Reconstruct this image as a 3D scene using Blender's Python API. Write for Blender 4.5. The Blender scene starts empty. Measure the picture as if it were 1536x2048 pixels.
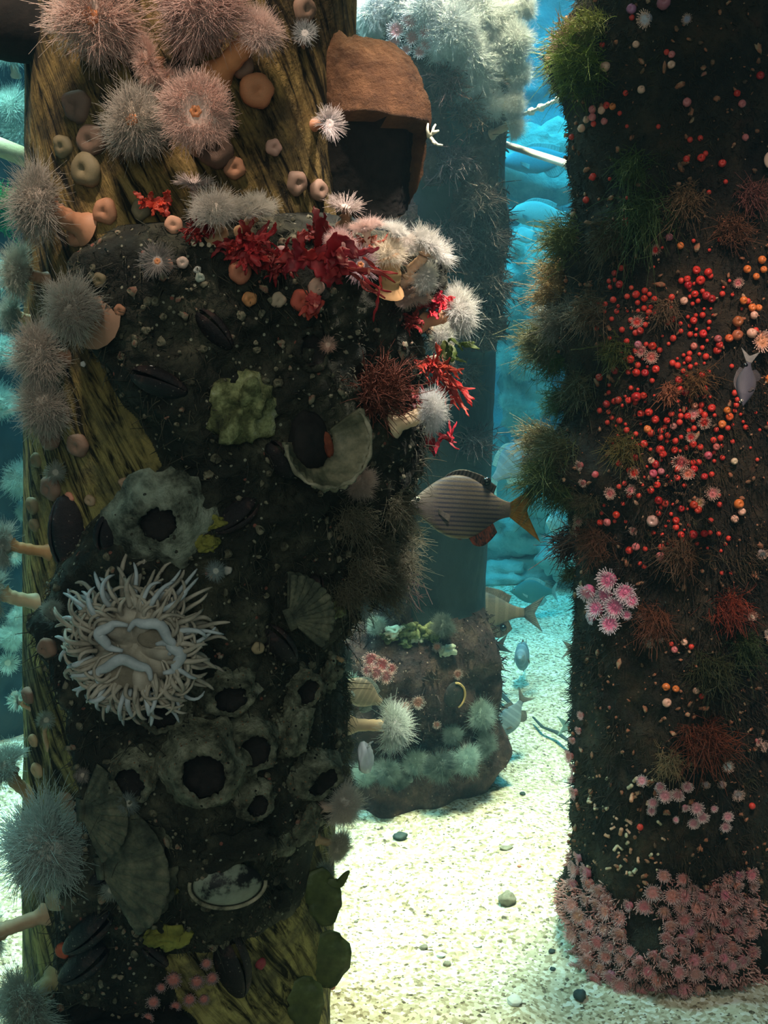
import bpy, math, random
import numpy as np
from mathutils import Vector, Matrix
random.seed(7)
RNG = np.random.default_rng(11)
SC = bpy.context.scene
COL = SC.collection
PI = math.pi

# ------------------------------------------------------------ camera, world, lights, exposure
CAM_H, PITCH, FPX, W, H = 1.2, math.radians(12.0), 2100.0, 1536, 2048
cd = bpy.data.cameras.new('camera'); cam = bpy.data.objects.new('camera', cd); COL.objects.link(cam)
cam.location = (0, 0, CAM_H); cam.rotation_euler = (math.radians(90) - PITCH, 0, 0)
cd.sensor_fit = 'VERTICAL'; cd.sensor_height = 24.0; cd.lens = 24.0 * FPX / H
cd.clip_start = 0.05; cd.clip_end = 60
SC.camera = cam
SC.view_settings.view_transform = 'Standard'; SC.view_settings.look = 'None'
SC.view_settings.gamma = 1.0; SC.view_settings.use_curve_mapping = False
SC.view_settings.exposure = 0.0
SC.cycles.volume_bounces = 1
SC.cycles.max_bounces = 7; SC.cycles.diffuse_bounces = 3; SC.cycles.transparent_max_bounces = 12
SC.cycles.sample_clamp_indirect = 4.0

wd = bpy.data.worlds.new('world'); SC.world = wd; wd.use_nodes = True
wd.node_tree.nodes['Background'].inputs[0].default_value = (0.10, 0.30, 0.40, 1)
wd.node_tree.nodes['Background'].inputs[1].default_value = 0.06

def area(name, loc, target, size, power, color, sy=None, spread=None):
    l = bpy.data.lights.new(name, 'AREA'); l.energy = power; l.color = color
    l.shape = 'RECTANGLE'; l.size = size; l.size_y = sy or size
    if spread: l.spread = math.radians(spread)
    o = bpy.data.objects.new(name, l); COL.objects.link(o); o.location = loc
    o.rotation_euler = (Vector(target) - Vector(loc)).to_track_quat('-Z', 'Y').to_euler()
    return o
def spot(name, loc, target, power, color, angle, blend=0.5, radius=0.05):
    l = bpy.data.lights.new(name, 'SPOT'); l.energy = power; l.color = color
    l.spot_size = math.radians(angle); l.spot_blend = blend; l.shadow_soft_size = radius
    o = bpy.data.objects.new(name, l); COL.objects.link(o); o.location = loc
    o.rotation_euler = (Vector(target) - Vector(loc)).to_track_quat('-Z', 'Y').to_euler()
    return o
# overhead lamps and one fill; warm tints offset the red lost in water
area('lamp_over_sand', (0.30, 2.15, 2.9), (0.22, 2.15, 0), 0.7, 64, (1.0, 0.66, 0.40), sy=0.5, spread=64)
area('lamp_over_back', (0.6, 3.9, 2.9), (0.6, 4.0, 0), 1.8, 52, (0.12, 0.74, 1.0), spread=120)
spot('lamp_mid_pile', (0.32, 1.75, 2.85), (0.14, 2.40, 1.64), 640, (1.0, 0.84, 1.0), 28, 0.8)
spot('lamp_near_pile', (-0.30, 0.55, 2.75), (-0.30, 1.33, 1.56), 215, (1.0, 0.63, 0.49), 27, 0.9)
spot('lamp_ledge', (0.30, 0.84, 2.5), (0.02, 1.40, 1.20), 400, (1.0, 0.68, 0.60), 15, 0.7)
spot('lamp_red_pile', (0.42, 0.45, 2.5), (0.60, 1.62, 0.92), 230, (1.0, 0.56, 0.46), 22, 0.9)
spot('fill_pile_foot', (0.50, 0.62, 2.5), (0.56, 1.64, 0.14), 85, (1.0, 0.66, 0.55), 17, 0.9)  # spot added only to brighten the pink carpet at the foot
area('lamp_far_side', (-1.1, 2.2, 2.8), (-0.95, 2.4, 0.6), 0.7, 40, (0.7, 1.0, 0.95), spread=100)
# the lit visitors' hall on this side of the glass
area('hall_light', (-0.1, -0.9, 1.7), (-0.05, 1.6, 0.6), 1.8, 15.0, (1.0, 0.95, 0.78))

# ------------------------------------------------------------ small maths
CF = np.array([0, math.cos(PITCH), -math.sin(PITCH)]); CU = np.array([0, math.sin(PITCH), math.cos(PITCH)]); CR = np.array([1.0, 0, 0])
CP = np.array([0, 0, CAM_H])
def ray(px, py):
    return CF + CR * (px - W / 2) / FPX + CU * (H / 2 - py) / FPX
def at_depth(px, py, Y):                       # the point at distance Y into the tank seen there
    d = ray(px, py); return CP + d * (Y / d[1])
def on_sand(px, py, z=0.0):
    d = ray(px, py); return CP + d * ((z - CAM_H) / d[2])
def cdep(p): return float(np.dot(np.asarray(p) - CP, CF))
def px_size(p, n): return n * cdep(p) / FPX     # n picture pixels at point p, in metres
def project(p):
    q = np.asarray(p) - CP; z = q @ CF
    return W / 2 + FPX * (q @ CR) / z, H / 2 - FPX * (q @ CU) / z
def nrm(v):
    v = np.asarray(v, float); return v / (np.linalg.norm(v, axis=-1, keepdims=True) + 1e-12)
def sstep(a, b, x):
    t = np.clip((x - a) / (b - a), 0, 1); return t * t * (3 - 2 * t)
def _hash(ix, iy, iz, seed):
    h = (ix * 374761393 + iy * 668265263 + iz * 2147483647 + seed * 974634777) & 0xFFFFFFFF
    h = ((h ^ (h >> 13)) * 1274126177) & 0xFFFFFFFF
    return ((h ^ (h >> 16)) & 0xFFFF) / 65535.0
def vnoise(p, seed=0):
    p = np.asarray(p, float); i = np.floor(p).astype(np.int64); f = p - i; f = f * f * (3 - 2 * f)
    r = 0
    for dx in (0, 1):
        for dy in (0, 1):
            for dz in (0, 1):
                w = (f[..., 0] if dx else 1 - f[..., 0]) * (f[..., 1] if dy else 1 - f[..., 1]) * (f[..., 2] if dz else 1 - f[..., 2])
                r = r + w * _hash(i[..., 0] + dx, i[..., 1] + dy, i[..., 2] + dz, seed)
    return r * 2 - 1
def fbm(p, sc, oct=4, seed=0):
    p = np.asarray(p, float) * sc; a, r = 1.0, 0
    for k in range(oct):
        r = r + a * vnoise(p * 2 ** k, seed + k); a *= 0.5
    return r
def interp(x, table):
    t = np.array(table, float); return np.interp(x, t[:, 0], t[:, 1])

# ------------------------------------------------------------ mesh building
def raw_mesh(name, V, quads=None, tris=None, smooth=True, uv=None):
    V = np.asarray(V, np.float32).reshape(-1, 3)
    loops, starts = [], []
    n = 0
    for F, k in ((quads, 4), (tris, 3)):
        if F is not None and len(F):
            F = np.asarray(F, np.int32).reshape(-1, k)
            loops.append(F.ravel()); starts.append(n + np.arange(len(F)) * k); n += len(F) * k
    loops = np.concatenate(loops); starts = np.concatenate(starts)
    me = bpy.data.meshes.new(name)
    me.vertices.add(len(V)); me.vertices.foreach_set('co', V.ravel())
    me.loops.add(len(loops)); me.loops.foreach_set('vertex_index', loops.astype(np.int32))
    me.polygons.add(len(starts)); me.polygons.foreach_set('loop_start', starts.astype(np.int32))
    if uv is not None:
        ul = me.uv_layers.new(name='UVMap'); ul.data.foreach_set('uv', np.asarray(uv, np.float32)[loops].ravel())
    me.update(calc_edges=True); me.validate()
    if smooth: me.polygons.foreach_set('use_smooth', np.ones(len(me.polygons), bool))
    return me
def bulk_tubes(P, R, n=3):
    """P (N,K,3) centre lines, R (N,K) radii -> verts, quads"""
    P = np.asarray(P, float); R = np.asarray(R, float); N, K, _ = P.shape
    T = nrm(np.gradient(P, axis=1))
    ref = np.tile(np.array([0.317, 0.211, 0.925]), (N, K, 1)); m = np.abs((T * ref).sum(-1)) > 0.93
    ref[m] = (0.94, -0.3, 0.1)
    U = nrm(np.cross(T, ref)); Vv = np.cross(T, U)
    a = np.arange(n) * 2 * PI / n
    V = P[:, :, None] + R[:, :, None, None] * (U[:, :, None] * np.cos(a)[:, None] + Vv[:, :, None] * np.sin(a)[:, None])
    idx = np.arange(N * K * n).reshape(N, K, n)
    A = idx[:, :-1]; B = idx[:, 1:]
    Q = np.stack([A, np.roll(A, -1, 2), np.roll(B, -1, 2), B], -1).reshape(-1, 4)
    return V.reshape(-1, 3), Q
class G:
    """collects shapes, builds one mesh object"""
    def __init__(s): s.V, s.Q, s.T, s.n = [], [], [], 0
    def add(s, V, Q=None, T=None):
        V = np.asarray(V, float).reshape(-1, 3)
        if Q is not None and len(Q): s.Q.append(np.asarray(Q, int) + s.n)
        if T is not None and len(T): s.T.append(np.asarray(T, int) + s.n)
        s.V.append(V); s.n += len(V); return s
    def tube(s, pts, rad, n=8, cap=True):
        pts = np.asarray(pts, float); K = len(pts)
        rad = np.broadcast_to(np.asarray(rad, float), (K,)).copy()
        V, Q = bulk_tubes(pts[None], rad[None], n)
        if cap:
            V = np.vstack([V, pts[0], pts[-1]]); c0 = K * n; T = []
            for i in range(n):
                T.append((c0, (i + 1) % n, i)); T.append((c0 + 1, (K - 1) * n + i, (K - 1) * n + (i + 1) % n))
            return s.add(V, Q, T)
        return s.add(V, Q)
    def ball(s, c, r, nu=14, nv=10, noise=0, seed=0):
        u = np.linspace(0, 2 * PI, nu, endpoint=False); v = np.linspace(0, PI, nv + 1)
        uu, vv = np.meshgrid(u, v); D = np.stack([np.sin(vv) * np.cos(uu), np.sin(vv) * np.sin(uu), np.cos(vv)], -1)
        k = 1 + (noise * fbm(D, 1.7, 3, seed)[..., None] if noise else 0)
        V = np.asarray(c) + D * k * np.asarray(r)
        i = np.arange(nu * (nv + 1)).reshape(nv + 1, nu)
        Q = np.stack([i[:-1], i[1:], np.roll(i[1:], -1, 1), np.roll(i[:-1], -1, 1)], -1).reshape(-1, 4)
        return s.add(V.reshape(-1, 3), Q)
    def lathe(s, prof, n=20, wob=None):
        """prof: (r, z) list around +Z"""
        prof = np.asarray(prof, float); a = np.arange(n) * 2 * PI / n
        r = prof[:, 0][:, None] * (wob[None] if wob is not None else 1.0)
        V = np.stack([r * np.cos(a), r * np.sin(a), np.repeat(prof[:, 1][:, None], n, 1)], -1)
        i = np.arange(len(prof) * n).reshape(len(prof), n)
        Q = np.stack([i[:-1], np.roll(i[:-1], -1, 1), np.roll(i[1:], -1, 1), i[1:]], -1).reshape(-1, 4)
        return s.add(V.reshape(-1, 3), Q)
    def sheet(s, P):
        """P (a,b,3) grid"""
        P = np.asarray(P, float); a, b, _ = P.shape; i = np.arange(a * b).reshape(a, b)
        Q = np.stack([i[:-1, :-1], i[:-1, 1:], i[1:, 1:], i[1:, :-1]], -1).reshape(-1, 4)
        return s.add(P.reshape(-1, 3), Q)
    def plate(s, P, th):
        """a thick leaf: P (a,b,3) grid, th thickness (scalar or (a,b)), closed along its rim"""
        P = np.asarray(P, float); a, b, _ = P.shape
        du = np.gradient(P, axis=0); dv = np.gradient(P, axis=1); N = nrm(np.cross(du, dv))
        th = np.broadcast_to(np.asarray(th, float), (a, b))[..., None] / 2
        i = np.arange(a * b).reshape(a, b)
        Q = np.stack([i[:-1, :-1], i[:-1, 1:], i[1:, 1:], i[1:, :-1]], -1).reshape(-1, 4)
        rim = np.concatenate([i[0, :-1], i[:-1, -1], i[-1, :0:-1], i[:0:-1, 0]]); r2 = np.roll(rim, -1); m = a * b
        R = np.stack([rim, rim + m, r2 + m, r2], -1)
        return s.add(np.vstack([(P + N * th).reshape(-1, 3), (P - N * th).reshape(-1, 3)]), np.vstack([Q, Q[:, ::-1] + m, R]))
    def xform(s, M):
        M = np.array(M)
        s.V = [v @ M[:3, :3].T + M[:3, 3] for v in s.V]; return s
    def mesh(s, name, smooth=True, uv=None):
        return raw_mesh(name, np.vstack(s.V), np.vstack(s.Q) if s.Q else None, np.vstack(s.T) if s.T else None, smooth, uv)
    def build(s, name, mat, parent=None, smooth=True, uv=None):
        return ob(name, s.mesh(name, smooth, uv), mat, parent)
def ob(name, me, mat=None, parent=None, loc=None, color=None):
    o = bpy.data.objects.new(name, me); COL.objects.link(o)
    if mat is not None and not me.materials: me.materials.append(mat)
    if parent is not None: o.parent = parent
    if loc is not None: o.location = loc
    if color is not None: o.color = (*color, 1)
    return o
def tag(o, label=None, cat=None, group=None, kind=None):
    if label: o['label'] = label
    if cat: o['category'] = cat
    if group: o['group'] = group
    if kind: o['kind'] = kind
    return o
def empty(name, loc, label, cat, group=None, quat=None, scale=1.0):
    o = bpy.data.objects.new(name, None); COL.objects.link(o); o.location = loc; o.empty_display_size = 0.02
    if quat is not None: o.rotation_mode = 'QUATERNION'; o.rotation_quaternion = quat
    o.scale = (scale,) * 3
    return tag(o, label, cat, group)
def zquat(d, roll=0.0):
    q = Vector(d).to_track_quat('Z', 'Y'); return q @ Matrix.Rotation(roll, 3, 'Z').to_quaternion()

# ------------------------------------------------------------ materials
def mat_base(name):
    m = bpy.data.materials.new(name); m.use_nodes = True; nt = m.node_tree
    b = nt.nodes['Principled BSDF']; return m, nt, b
def ramp(nt, fac, stops):
    r = nt.nodes.new('ShaderNodeValToRGB'); e = r.color_ramp.elements
    while len(e) < len(stops): e.new(0.5)
    for k, (p, c) in enumerate(stops): e[k].position = p; e[k].color = (*c, 1)
    nt.links.new(fac, r.inputs[0]); return r.outputs[0]
def coords(nt, kind='Object', rot=(0, 0, 0), scale=(1, 1, 1)):
    t = nt.nodes.new('ShaderNodeTexCoord'); mp = nt.nodes.new('ShaderNodeMapping')
    mp.inputs['Rotation'].default_value = rot; mp.inputs['Scale'].default_value = scale
    nt.links.new(t.outputs[kind], mp.inputs[0]); return mp.outputs[0]
def noise_tex(nt, co, scale, detail=5, rough=0.6, dist=0.0):
    n = nt.nodes.new('ShaderNodeTexNoise'); n.inputs['Scale'].default_value = scale; n.inputs['Detail'].default_value = detail
    n.inputs['Roughness'].default_value = rough; n.inputs['Distortion'].default_value = dist
    nt.links.new(co, n.inputs['Vector']); return n.outputs['Fac']
def mixc(nt, fac, a, b, mode='MIX'):
    m = nt.nodes.new('ShaderNodeMix'); m.data_type = 'RGBA'; m.blend_type = mode
    for s, v in ((m.inputs[0], fac), (m.inputs[6], a), (m.inputs[7], b)):
        if isinstance(v, bpy.types.NodeSocket): nt.links.new(v, s)
        elif isinstance(v, (int, float)): s.default_value = v
        else: s.default_value = (*v, 1)
    return m.outputs[2]
def math_n(nt, op, a, b=0.0):
    m = nt.nodes.new('ShaderNodeMath'); m.operation = op
    for s, v in ((m.inputs[0], a), (m.inputs[1], b)):
        if isinstance(v, bpy.types.NodeSocket): nt.links.new(v, s)
        else: s.default_value = v
    return m.outputs[0]
def bump(nt, b, h, strength=0.5, dist=0.01):
    n = nt.nodes.new('ShaderNodeBump'); n.inputs['Strength'].default_value = strength; n.inputs['Distance'].default_value = dist
    nt.links.new(h, n.inputs['Height']); nt.links.new(n.outputs[0], b.inputs['Normal'])
def mottled(name, stops, scale, rough=0.8, bstr=0.5, bscale=None, bdist=0.004, kind='Object', spots=None, spec=0.3):
    """patchy colour from noise; spots = (scale, threshold, colour) adds small specks"""
    m, nt, b = mat_base(name); co = coords(nt, kind)
    c = ramp(nt, noise_tex(nt, co, scale, 6, 0.65), stops)
    if spots:
        for (s, th, colr) in spots:
            v = nt.nodes.new('ShaderNodeTexVoronoi'); v.inputs['Scale'].default_value = s; nt.links.new(co, v.inputs['Vector'])
            c = mixc(nt, math_n(nt, 'LESS_THAN', v.outputs['Distance'], th), c, colr)
    nt.links.new(c, b.inputs['Base Color']); b.inputs['Roughness'].default_value = rough
    b.inputs['Specular IOR Level'].default_value = spec
    if bstr: bump(nt, b, noise_tex(nt, co, bscale or scale * 4, 6, 0.7), bstr, bdist)
    return m
def tinted(name, rough=0.6, trans=0.0, nscale=0, namp=0.25, gloss=0.3, bstr=0):
    """takes the colour each individual carries, slightly mottled"""
    m, nt, b = mat_base(name); oi = nt.nodes.new('ShaderNodeObjectInfo'); c = oi.outputs['Color']
    if nscale:
        f = noise_tex(nt, coords(nt), nscale, 4)
        k = ramp(nt, f, [(0.3, (1 - namp,) * 3), (0.7, (1 + namp * .3,) * 3)])
        c = mixc(nt, 1.0, c, k, 'MULTIPLY')
        if bstr: bump(nt, b, f, bstr, 0.003)
    nt.links.new(c, b.inputs['Base Color']); b.inputs['Roughness'].default_value = rough; b.inputs['Specular IOR Level'].default_value = gloss
    if trans:
        t = nt.nodes.new('ShaderNodeBsdfTranslucent'); nt.links.new(c, t.inputs[0])
        mx = nt.nodes.new('ShaderNodeMixShader'); mx.inputs[0].default_value = trans
        nt.links.new(b.outputs[0], mx.inputs[1]); nt.links.new(t.outputs[0], mx.inputs[2])
        nt.links.new(mx.outputs[0], nt.nodes['Material Output'].inputs[0])
    return m

# ------------------------------------------------------------ water, sand, rock wall
def make_water():
    g = G(); x0, x1, y0, y1, z0, z1 = -3.2, 3.2, 0.75, 5.6, -0.3, 3.0
    V = [(x, y, z) for x in (x0, x1) for y in (y0, y1) for z in (z0, z1)]
    g.add(V, [(0, 1, 3, 2), (4, 6, 7, 5), (0, 4, 5, 1), (2, 3, 7, 6), (0, 2, 6, 4), (1, 5, 7, 3)])
    m = bpy.data.materials.new('sea_water'); m.use_nodes = True; nt = m.node_tree; nt.nodes.clear()
    out = nt.nodes.new('ShaderNodeOutputMaterial'); ab = nt.nodes.new('ShaderNodeVolumeAbsorption'); sc_ = nt.nodes.new('ShaderNodeVolumeScatter')
    ab.inputs[0].default_value = (0.08, 0.80, 0.88, 1); ab.inputs['Density'].default_value = WATER_ABS
    sc_.inputs[0].default_value = (0.28, 0.66, 0.95, 1); sc_.inputs['Density'].default_value = WATER_SCAT; sc_.inputs['Anisotropy'].default_value = 0.3
    ad = nt.nodes.new('ShaderNodeAddShader'); nt.links.new(ab.outputs[0], ad.inputs[0]); nt.links.new(sc_.outputs[0], ad.inputs[1])
    nt.links.new(ad.outputs[0], out.inputs['Volume'])
    o = g.build('water', m, smooth=False); tag(o, 'clear blue green sea water filling the tank', 'water', kind='structure')
WATER_ABS, WATER_SCAT = 0.20, 0.030
make_water()

def sand_z(x, y):
    P = np.stack([np.asarray(x, float), np.asarray(y, float), 0 * np.asarray(x, float)], -1)
    return 0.022 * fbm(P, 1.6, 3, 3) + 0.006 * fbm(P, 9, 3, 5) + 0.03 * np.exp(-((P[..., 1] - 3.35 - 0.08 * np.sin(P[..., 0] * 3)) / 0.12) ** 2)
def make_sand():
    nx, ny = 420, 420
    x = np.linspace(-3, 3, nx); y = np.linspace(0.8, 5.5, ny) ; X, Y = np.meshgrid(x, y)
    P = np.stack([X, Y, X * 0], -1)
    P[..., 2] = sand_z(X, Y)
    m, nt, b = mat_base('coarse_sand'); co = coords(nt)
    gr = nt.nodes.new('ShaderNodeTexVoronoi'); gr.inputs['Scale'].default_value = 150; nt.links.new(co, gr.inputs['Vector']); sp = nt.nodes.new('ShaderNodeSeparateColor'); nt.links.new(gr.outputs['Color'], sp.inputs[0])
    gv = math_n(nt, 'ADD', math_n(nt, 'MULTIPLY', sp.outputs[0], .62), math_n(nt, 'MULTIPLY', noise_tex(nt, co, 60, 4, .7), .45))
    c = ramp(nt, gv, [(0.19, (0.09, 0.07, 0.05)), (0.28, (0.42, 0.34, 0.22)), (0.50, (0.70, 0.62, 0.45)), (0.66, (0.84, 0.78, 0.62)), (0.80, (0.98, 0.95, 0.86))])
    c2 = ramp(nt, noise_tex(nt, co, 6, 4), [(0.3, (0.72, 0.70, 0.66)), (0.65, (1, 1, 1))])
    c = mixc(nt, 1.0, c, c2, 'MULTIPLY')
    v = nt.nodes.new('ShaderNodeTexVoronoi'); v.inputs['Scale'].default_value = 85; nt.links.new(co, v.inputs['Vector'])
    c = mixc(nt, math_n(nt, 'LESS_THAN', v.outputs['Distance'], 0.16), c, (0.16, 0.13, 0.10))
    nt.links.new(c, b.inputs['Base Color']); b.inputs['Roughness'].default_value = 0.95; b.inputs['Specular IOR Level'].default_value = 0.1
    bump(nt, b, gv, 0.6, 0.005)
    o = G().sheet(P).build('floor', m); tag(o, 'pale coarse sand covering the tank bottom', 'sand', kind='structure')
make_sand()

def make_wall(name, P, seed):
    N = fbm(P, 1.1, 5, seed) * 0.22; q = P * 2.3
    N += 0.10 * np.abs(vnoise(q, seed + 9)) + 0.03 * fbm(P, 9, 3, seed + 4)
    return N
def walls():
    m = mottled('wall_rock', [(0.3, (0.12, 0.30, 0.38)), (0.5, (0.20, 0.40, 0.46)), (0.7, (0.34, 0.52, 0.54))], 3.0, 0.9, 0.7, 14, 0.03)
    x = np.linspace(-3.1, 3.1, 220); z = np.linspace(-0.2, 3.0, 140); X, Z = np.meshgrid(x, z)
    P = np.stack([X, X * 0 + 5.0, Z], -1); P[..., 1] -= make_wall('b', P, 21) + 0.35 * (1 - sstep(0, 0.6, Z))
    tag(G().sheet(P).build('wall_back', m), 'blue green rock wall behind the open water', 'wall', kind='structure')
    y = np.linspace(0.85, 5.2, 120); Y, Z = np.meshgrid(y, z)
    for nm, sx, sd in (('wall_left', -2.9, 31), ('wall_right', 2.9, 41)):
        P = np.stack([Y * 0 + sx, Y, Z], -1); P[..., 0] -= math.copysign(1, sx) * make_wall('s', P, sd)
        g = G().sheet(P if sx > 0 else P[:, ::-1]); tag(g.build(nm, m), 'dim rock wall closing the tank at its side', 'wall', kind='structure')
walls()
# ------------------------------------------------------------ pilings
class Pile:
    """a leaning, tapering post: axis through two seen points at distance D, radius in picture pixels there"""
    def __init__(s, D, top, bot, rt, rb, off=None, zlo=-0.05, zhi=2.75):
        s.D = D; A = at_depth(top[0], top[1], D); B = at_depth(bot[0], bot[1], D)
        s.A, s.B = A, B; s.rA = rt * cdep(A) / FPX; s.rB = rb * cdep(B) / FPX; s.off = off; s.zlo, s.zhi = zlo, zhi
    def ax(s, z):
        t = (np.asarray(z, float) - s.B[2]) / (s.A[2] - s.B[2])
        return s.B[0] + (s.A[0] - s.B[0]) * t, s.B[1] + (s.A[1] - s.B[1]) * t, s.rB + (s.rA - s.rB) * np.clip(t, -0.15, 1.6)
    def pt(s, th, z, extra=0.0):
        x, y, r = s.ax(z); r = r + extra
        return np.stack([x + r * np.sin(th), y - r * np.cos(th), np.asarray(z, float) + 0 * x], -1)
    def py_of(s, z):                                # picture height of the axis at z
        x, y, _ = s.ax(z); q = np.stack([x - CP[0], y - CP[1], z - CP[2]], -1)
        return H / 2 - FPX * (q @ CU) / (q @ CF)
    def surf(s, th, z, extra=0.0):
        return s.pt(th, z, extra + (s.off(th, s.py_of(z), z) if s.off else 0.0))
    def hit(s, px, py, out=0.0):
        """point on the overgrown surface seen at a pixel (or the nearest one to that ray) and its outward normal"""
        d = ray(px, py); t = np.linspace((s.D - 0.6) / d[1], (s.D + 0.35) / d[1], 700); P = CP + t[:, None] * d
        x, y, r = s.ax(P[:, 2]); dx, dy = P[:, 0] - x, P[:, 1] - y; th = np.arctan2(dx, -dy)
        e = np.hypot(dx, dy) - r - (s.off(th, s.py_of(P[:, 2]), P[:, 2]) if s.off else 0.0)
        k = int(np.argmax(e < 0)) if (e < 0).any() else int(np.argmin(e))
        th = th[k]; n = np.array([math.sin(th), -math.cos(th), 0.0])
        p = s.surf(np.array([th]), np.array([P[k, 2]]))[0]
        return p + n * out, n
    def grid(s, nth, nz, zlo=None, zhi=None, extra=0.0, off=True):
        th = np.linspace(-PI, PI, nth, endpoint=True); z = np.linspace(s.zlo if zlo is None else zlo, s.zhi if zhi is None else zhi, nz)
        T, Z = np.meshgrid(th, z); return T, Z

EDGE = [(-300, 0), (430, 0), (462, 30), (480, 150), (520, 185), (560, 190), (620, 165), (700, 150), (760, 150), (830, 168), (900, 178), (950, 165), (1000, 125),
        (1050, 105), (1120, 98), (1180, 66), (1220, 34), (1280, 14), (1350, 22), (1450, 30), (1540, 45), (1575, 12), (1600, 2), (1700, 0), (1760, 26), (1830, 30), (1860, 14), (1900, 35), (2000, 28), (2600, 20)]
LEFTB = [(-300, 80), (430, 70), (470, -12), (520, -22), (600, -26), (700, -15), (800, -2), (880, 4), (960, -14), (1050, -30), (1150, -40), (1300, -26), (1500, -22), (1600, -34), (1700, -30), (1800, -28), (2000, -34), (2600, -34)]
FRONT = [(-300, 0), (430, 0), (470, 0.055), (520, 0.085), (600, 0.09), (800, 0.075), (1000, 0.075), (1200, 0.065), (1400, 0.07), (1540, 0.07), (1640, 0.045), (1700, 0.03), (2600, 0.03)]
def off_near(th, py, z):
    """growth on the near pile: thickness over bare wood, m"""
    deg = np.degrees(th); P = np.stack([np.sin(th), np.cos(th), z * 4.0 + 0 * th], -1)
    e = interp(py, EDGE) * 1.5 / FPX * 0.95; f = interp(py, FRONT); lb = interp(py, LEFTB)
    w = sstep(10, 75, deg); h = f * (1 - w) + e * w
    h = h * sstep(-9, 9, deg - lb + 10 * vnoise(P * 2.2, 5)) * (1 - sstep(120, 165, np.abs(deg)))
    h = h * (1 - sstep(1680, 1740, py) * sstep(4, 16, deg + 14 * vnoise(P * 5, 33))) * (1 - .95 * np.exp(-((deg + 13) / 7) ** 2 - ((py - 1960) / 70) ** 2))
    rough = (0.016 * fbm(P, 2.6, 3, 2) + 0.010 * fbm(P, 8, 3, 6)) * sstep(0.004, 0.04, h)
    return np.maximum(h + rough, 0) + 0.0025 * fbm(P * np.array([1, 1, .25]), 9, 3, 8)
def off_red(th, py, z):
    """dark turf on the right-hand pile, with mossy bulges on its open-water side"""
    deg = np.degrees(th); P = np.stack([np.sin(th), np.cos(th), z * 5.0 + 0 * th], -1)
    h = 0.006 + 0.010 * fbm(P, 3, 4, 12)
    for (d0, y0, wd_, wy, k) in ((-86, 930, 34, 62, .105), (-86, 660, 40, 75, .058), (-84, 130, 40, 85, .040), (-84, 500, 34, 60, .028), (-80, 300, 30, 60, .01), (-86, 800, 30, 60, .03), (-85, 1490, 22, 45, .012)):
        h = h + k * np.exp(-((deg - d0) / wd_) ** 2 - ((py - y0) / wy) ** 2) * (1 + 0.35 * vnoise(P * 3, 4))
    b = sstep(1720, 1800, py) * 0.02 * (1 + vnoise(P * 3, 30))
    return np.maximum(h + b, -0.004)
def off_mid(th, py, z):
    deg = np.degrees(th); P = np.stack([np.sin(th), np.cos(th), z * 4.0 + 0 * th], -1)
    h = 0.002 * fbm(P, 4, 3, 40)
    crust = sstep(8, -12, deg) * sstep(250, 330, py) + 0
    crust = np.maximum(crust, np.exp(-((deg - 52) / 26) ** 2) * sstep(330, 420, py) * (1 - sstep(640, 720, py)) * 1.3)
    crust = np.maximum(crust, sstep(-30, -10, py) * (1 - sstep(330, 420, py)) * (1 - sstep(60, 78, deg)))
    h = h + crust * (0.022 + 0.022 * fbm(P, 2.5, 4, 44))
    foot = sstep(1170, 1290, py) * (1 - sstep(55, 85, deg)) * (0.06 + 0.03 * fbm(P, 2.2, 3, 47)) + sstep(1400, 1470, py) * (0.03 + .03 * vnoise(P * 2, 3))
    return np.maximum(h + foot, -0.003)
def off_far(th, py, z):
    P = np.stack([np.sin(th), np.cos(th), z * 4.0], -1); return 0.015 * fbm(P, 2.5, 4, 60)
NEAR = Pile(1.50, (390, 0), (360, 2048), 322, 300, off_near)
RED = Pile(1.80, (1378, 0), (1335, 1985), 212, 178, off_red)
MID = Pile(2.55, (832, 200), (808, 1450), 182, 150, off_mid)
FAR = Pile(2.75, (-70, 100), (-75, 1500), 150, 140, off_far)

def wood_mat(name, stops, streak, rot):
    m, nt, b = mat_base(name); co = coords(nt, 'UV', rot=(0, 0, rot), scale=(1, 1, 1))
    mp = nt.nodes.new('ShaderNodeMapping'); mp.inputs['Scale'].default_value = (9, 1.2, 1); nt.links.new(co, mp.inputs[0])
    n1 = noise_tex(nt, mp.outputs[0], 8.5, 6, 0.68, 0.9); n2 = noise_tex(nt, co, 11, 6, .7)
    c = ramp(nt, n2, stops)
    t = nt.nodes.new('ShaderNodeTexCoord'); s = nt.nodes.new('ShaderNodeSeparateXYZ'); nt.links.new(t.outputs['UV'], s.inputs[0])
    hi = math_n(nt, 'ADD', s.outputs[1], math_n(nt, 'MULTIPLY', n2, .5)); c = mixc(nt, ramp(nt, math_n(nt, 'MULTIPLY', hi, .5), [(.56, (0, 0, 0)), (.72, (1, 1, 1))]), c, mixc(nt, 1.0, c, (.50, .40, .38), 'MULTIPLY'))      # darker, browner tone higher up
    k = ramp(nt, n1, [(streak - 0.10, (0.05, 0.05, 0.05)), (streak + 0.06, (1, 1, 1))])
    c = mixc(nt, 1.0, c, k, 'MULTIPLY')
    nt.links.new(c, b.inputs['Base Color']); b.inputs['Roughness'].default_value = 0.85; b.inputs['Specular IOR Level'].default_value = 0.2
    bump(nt, b, math_n(nt, 'ADD', n1, n2), 0.8, 0.012); return m
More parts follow.
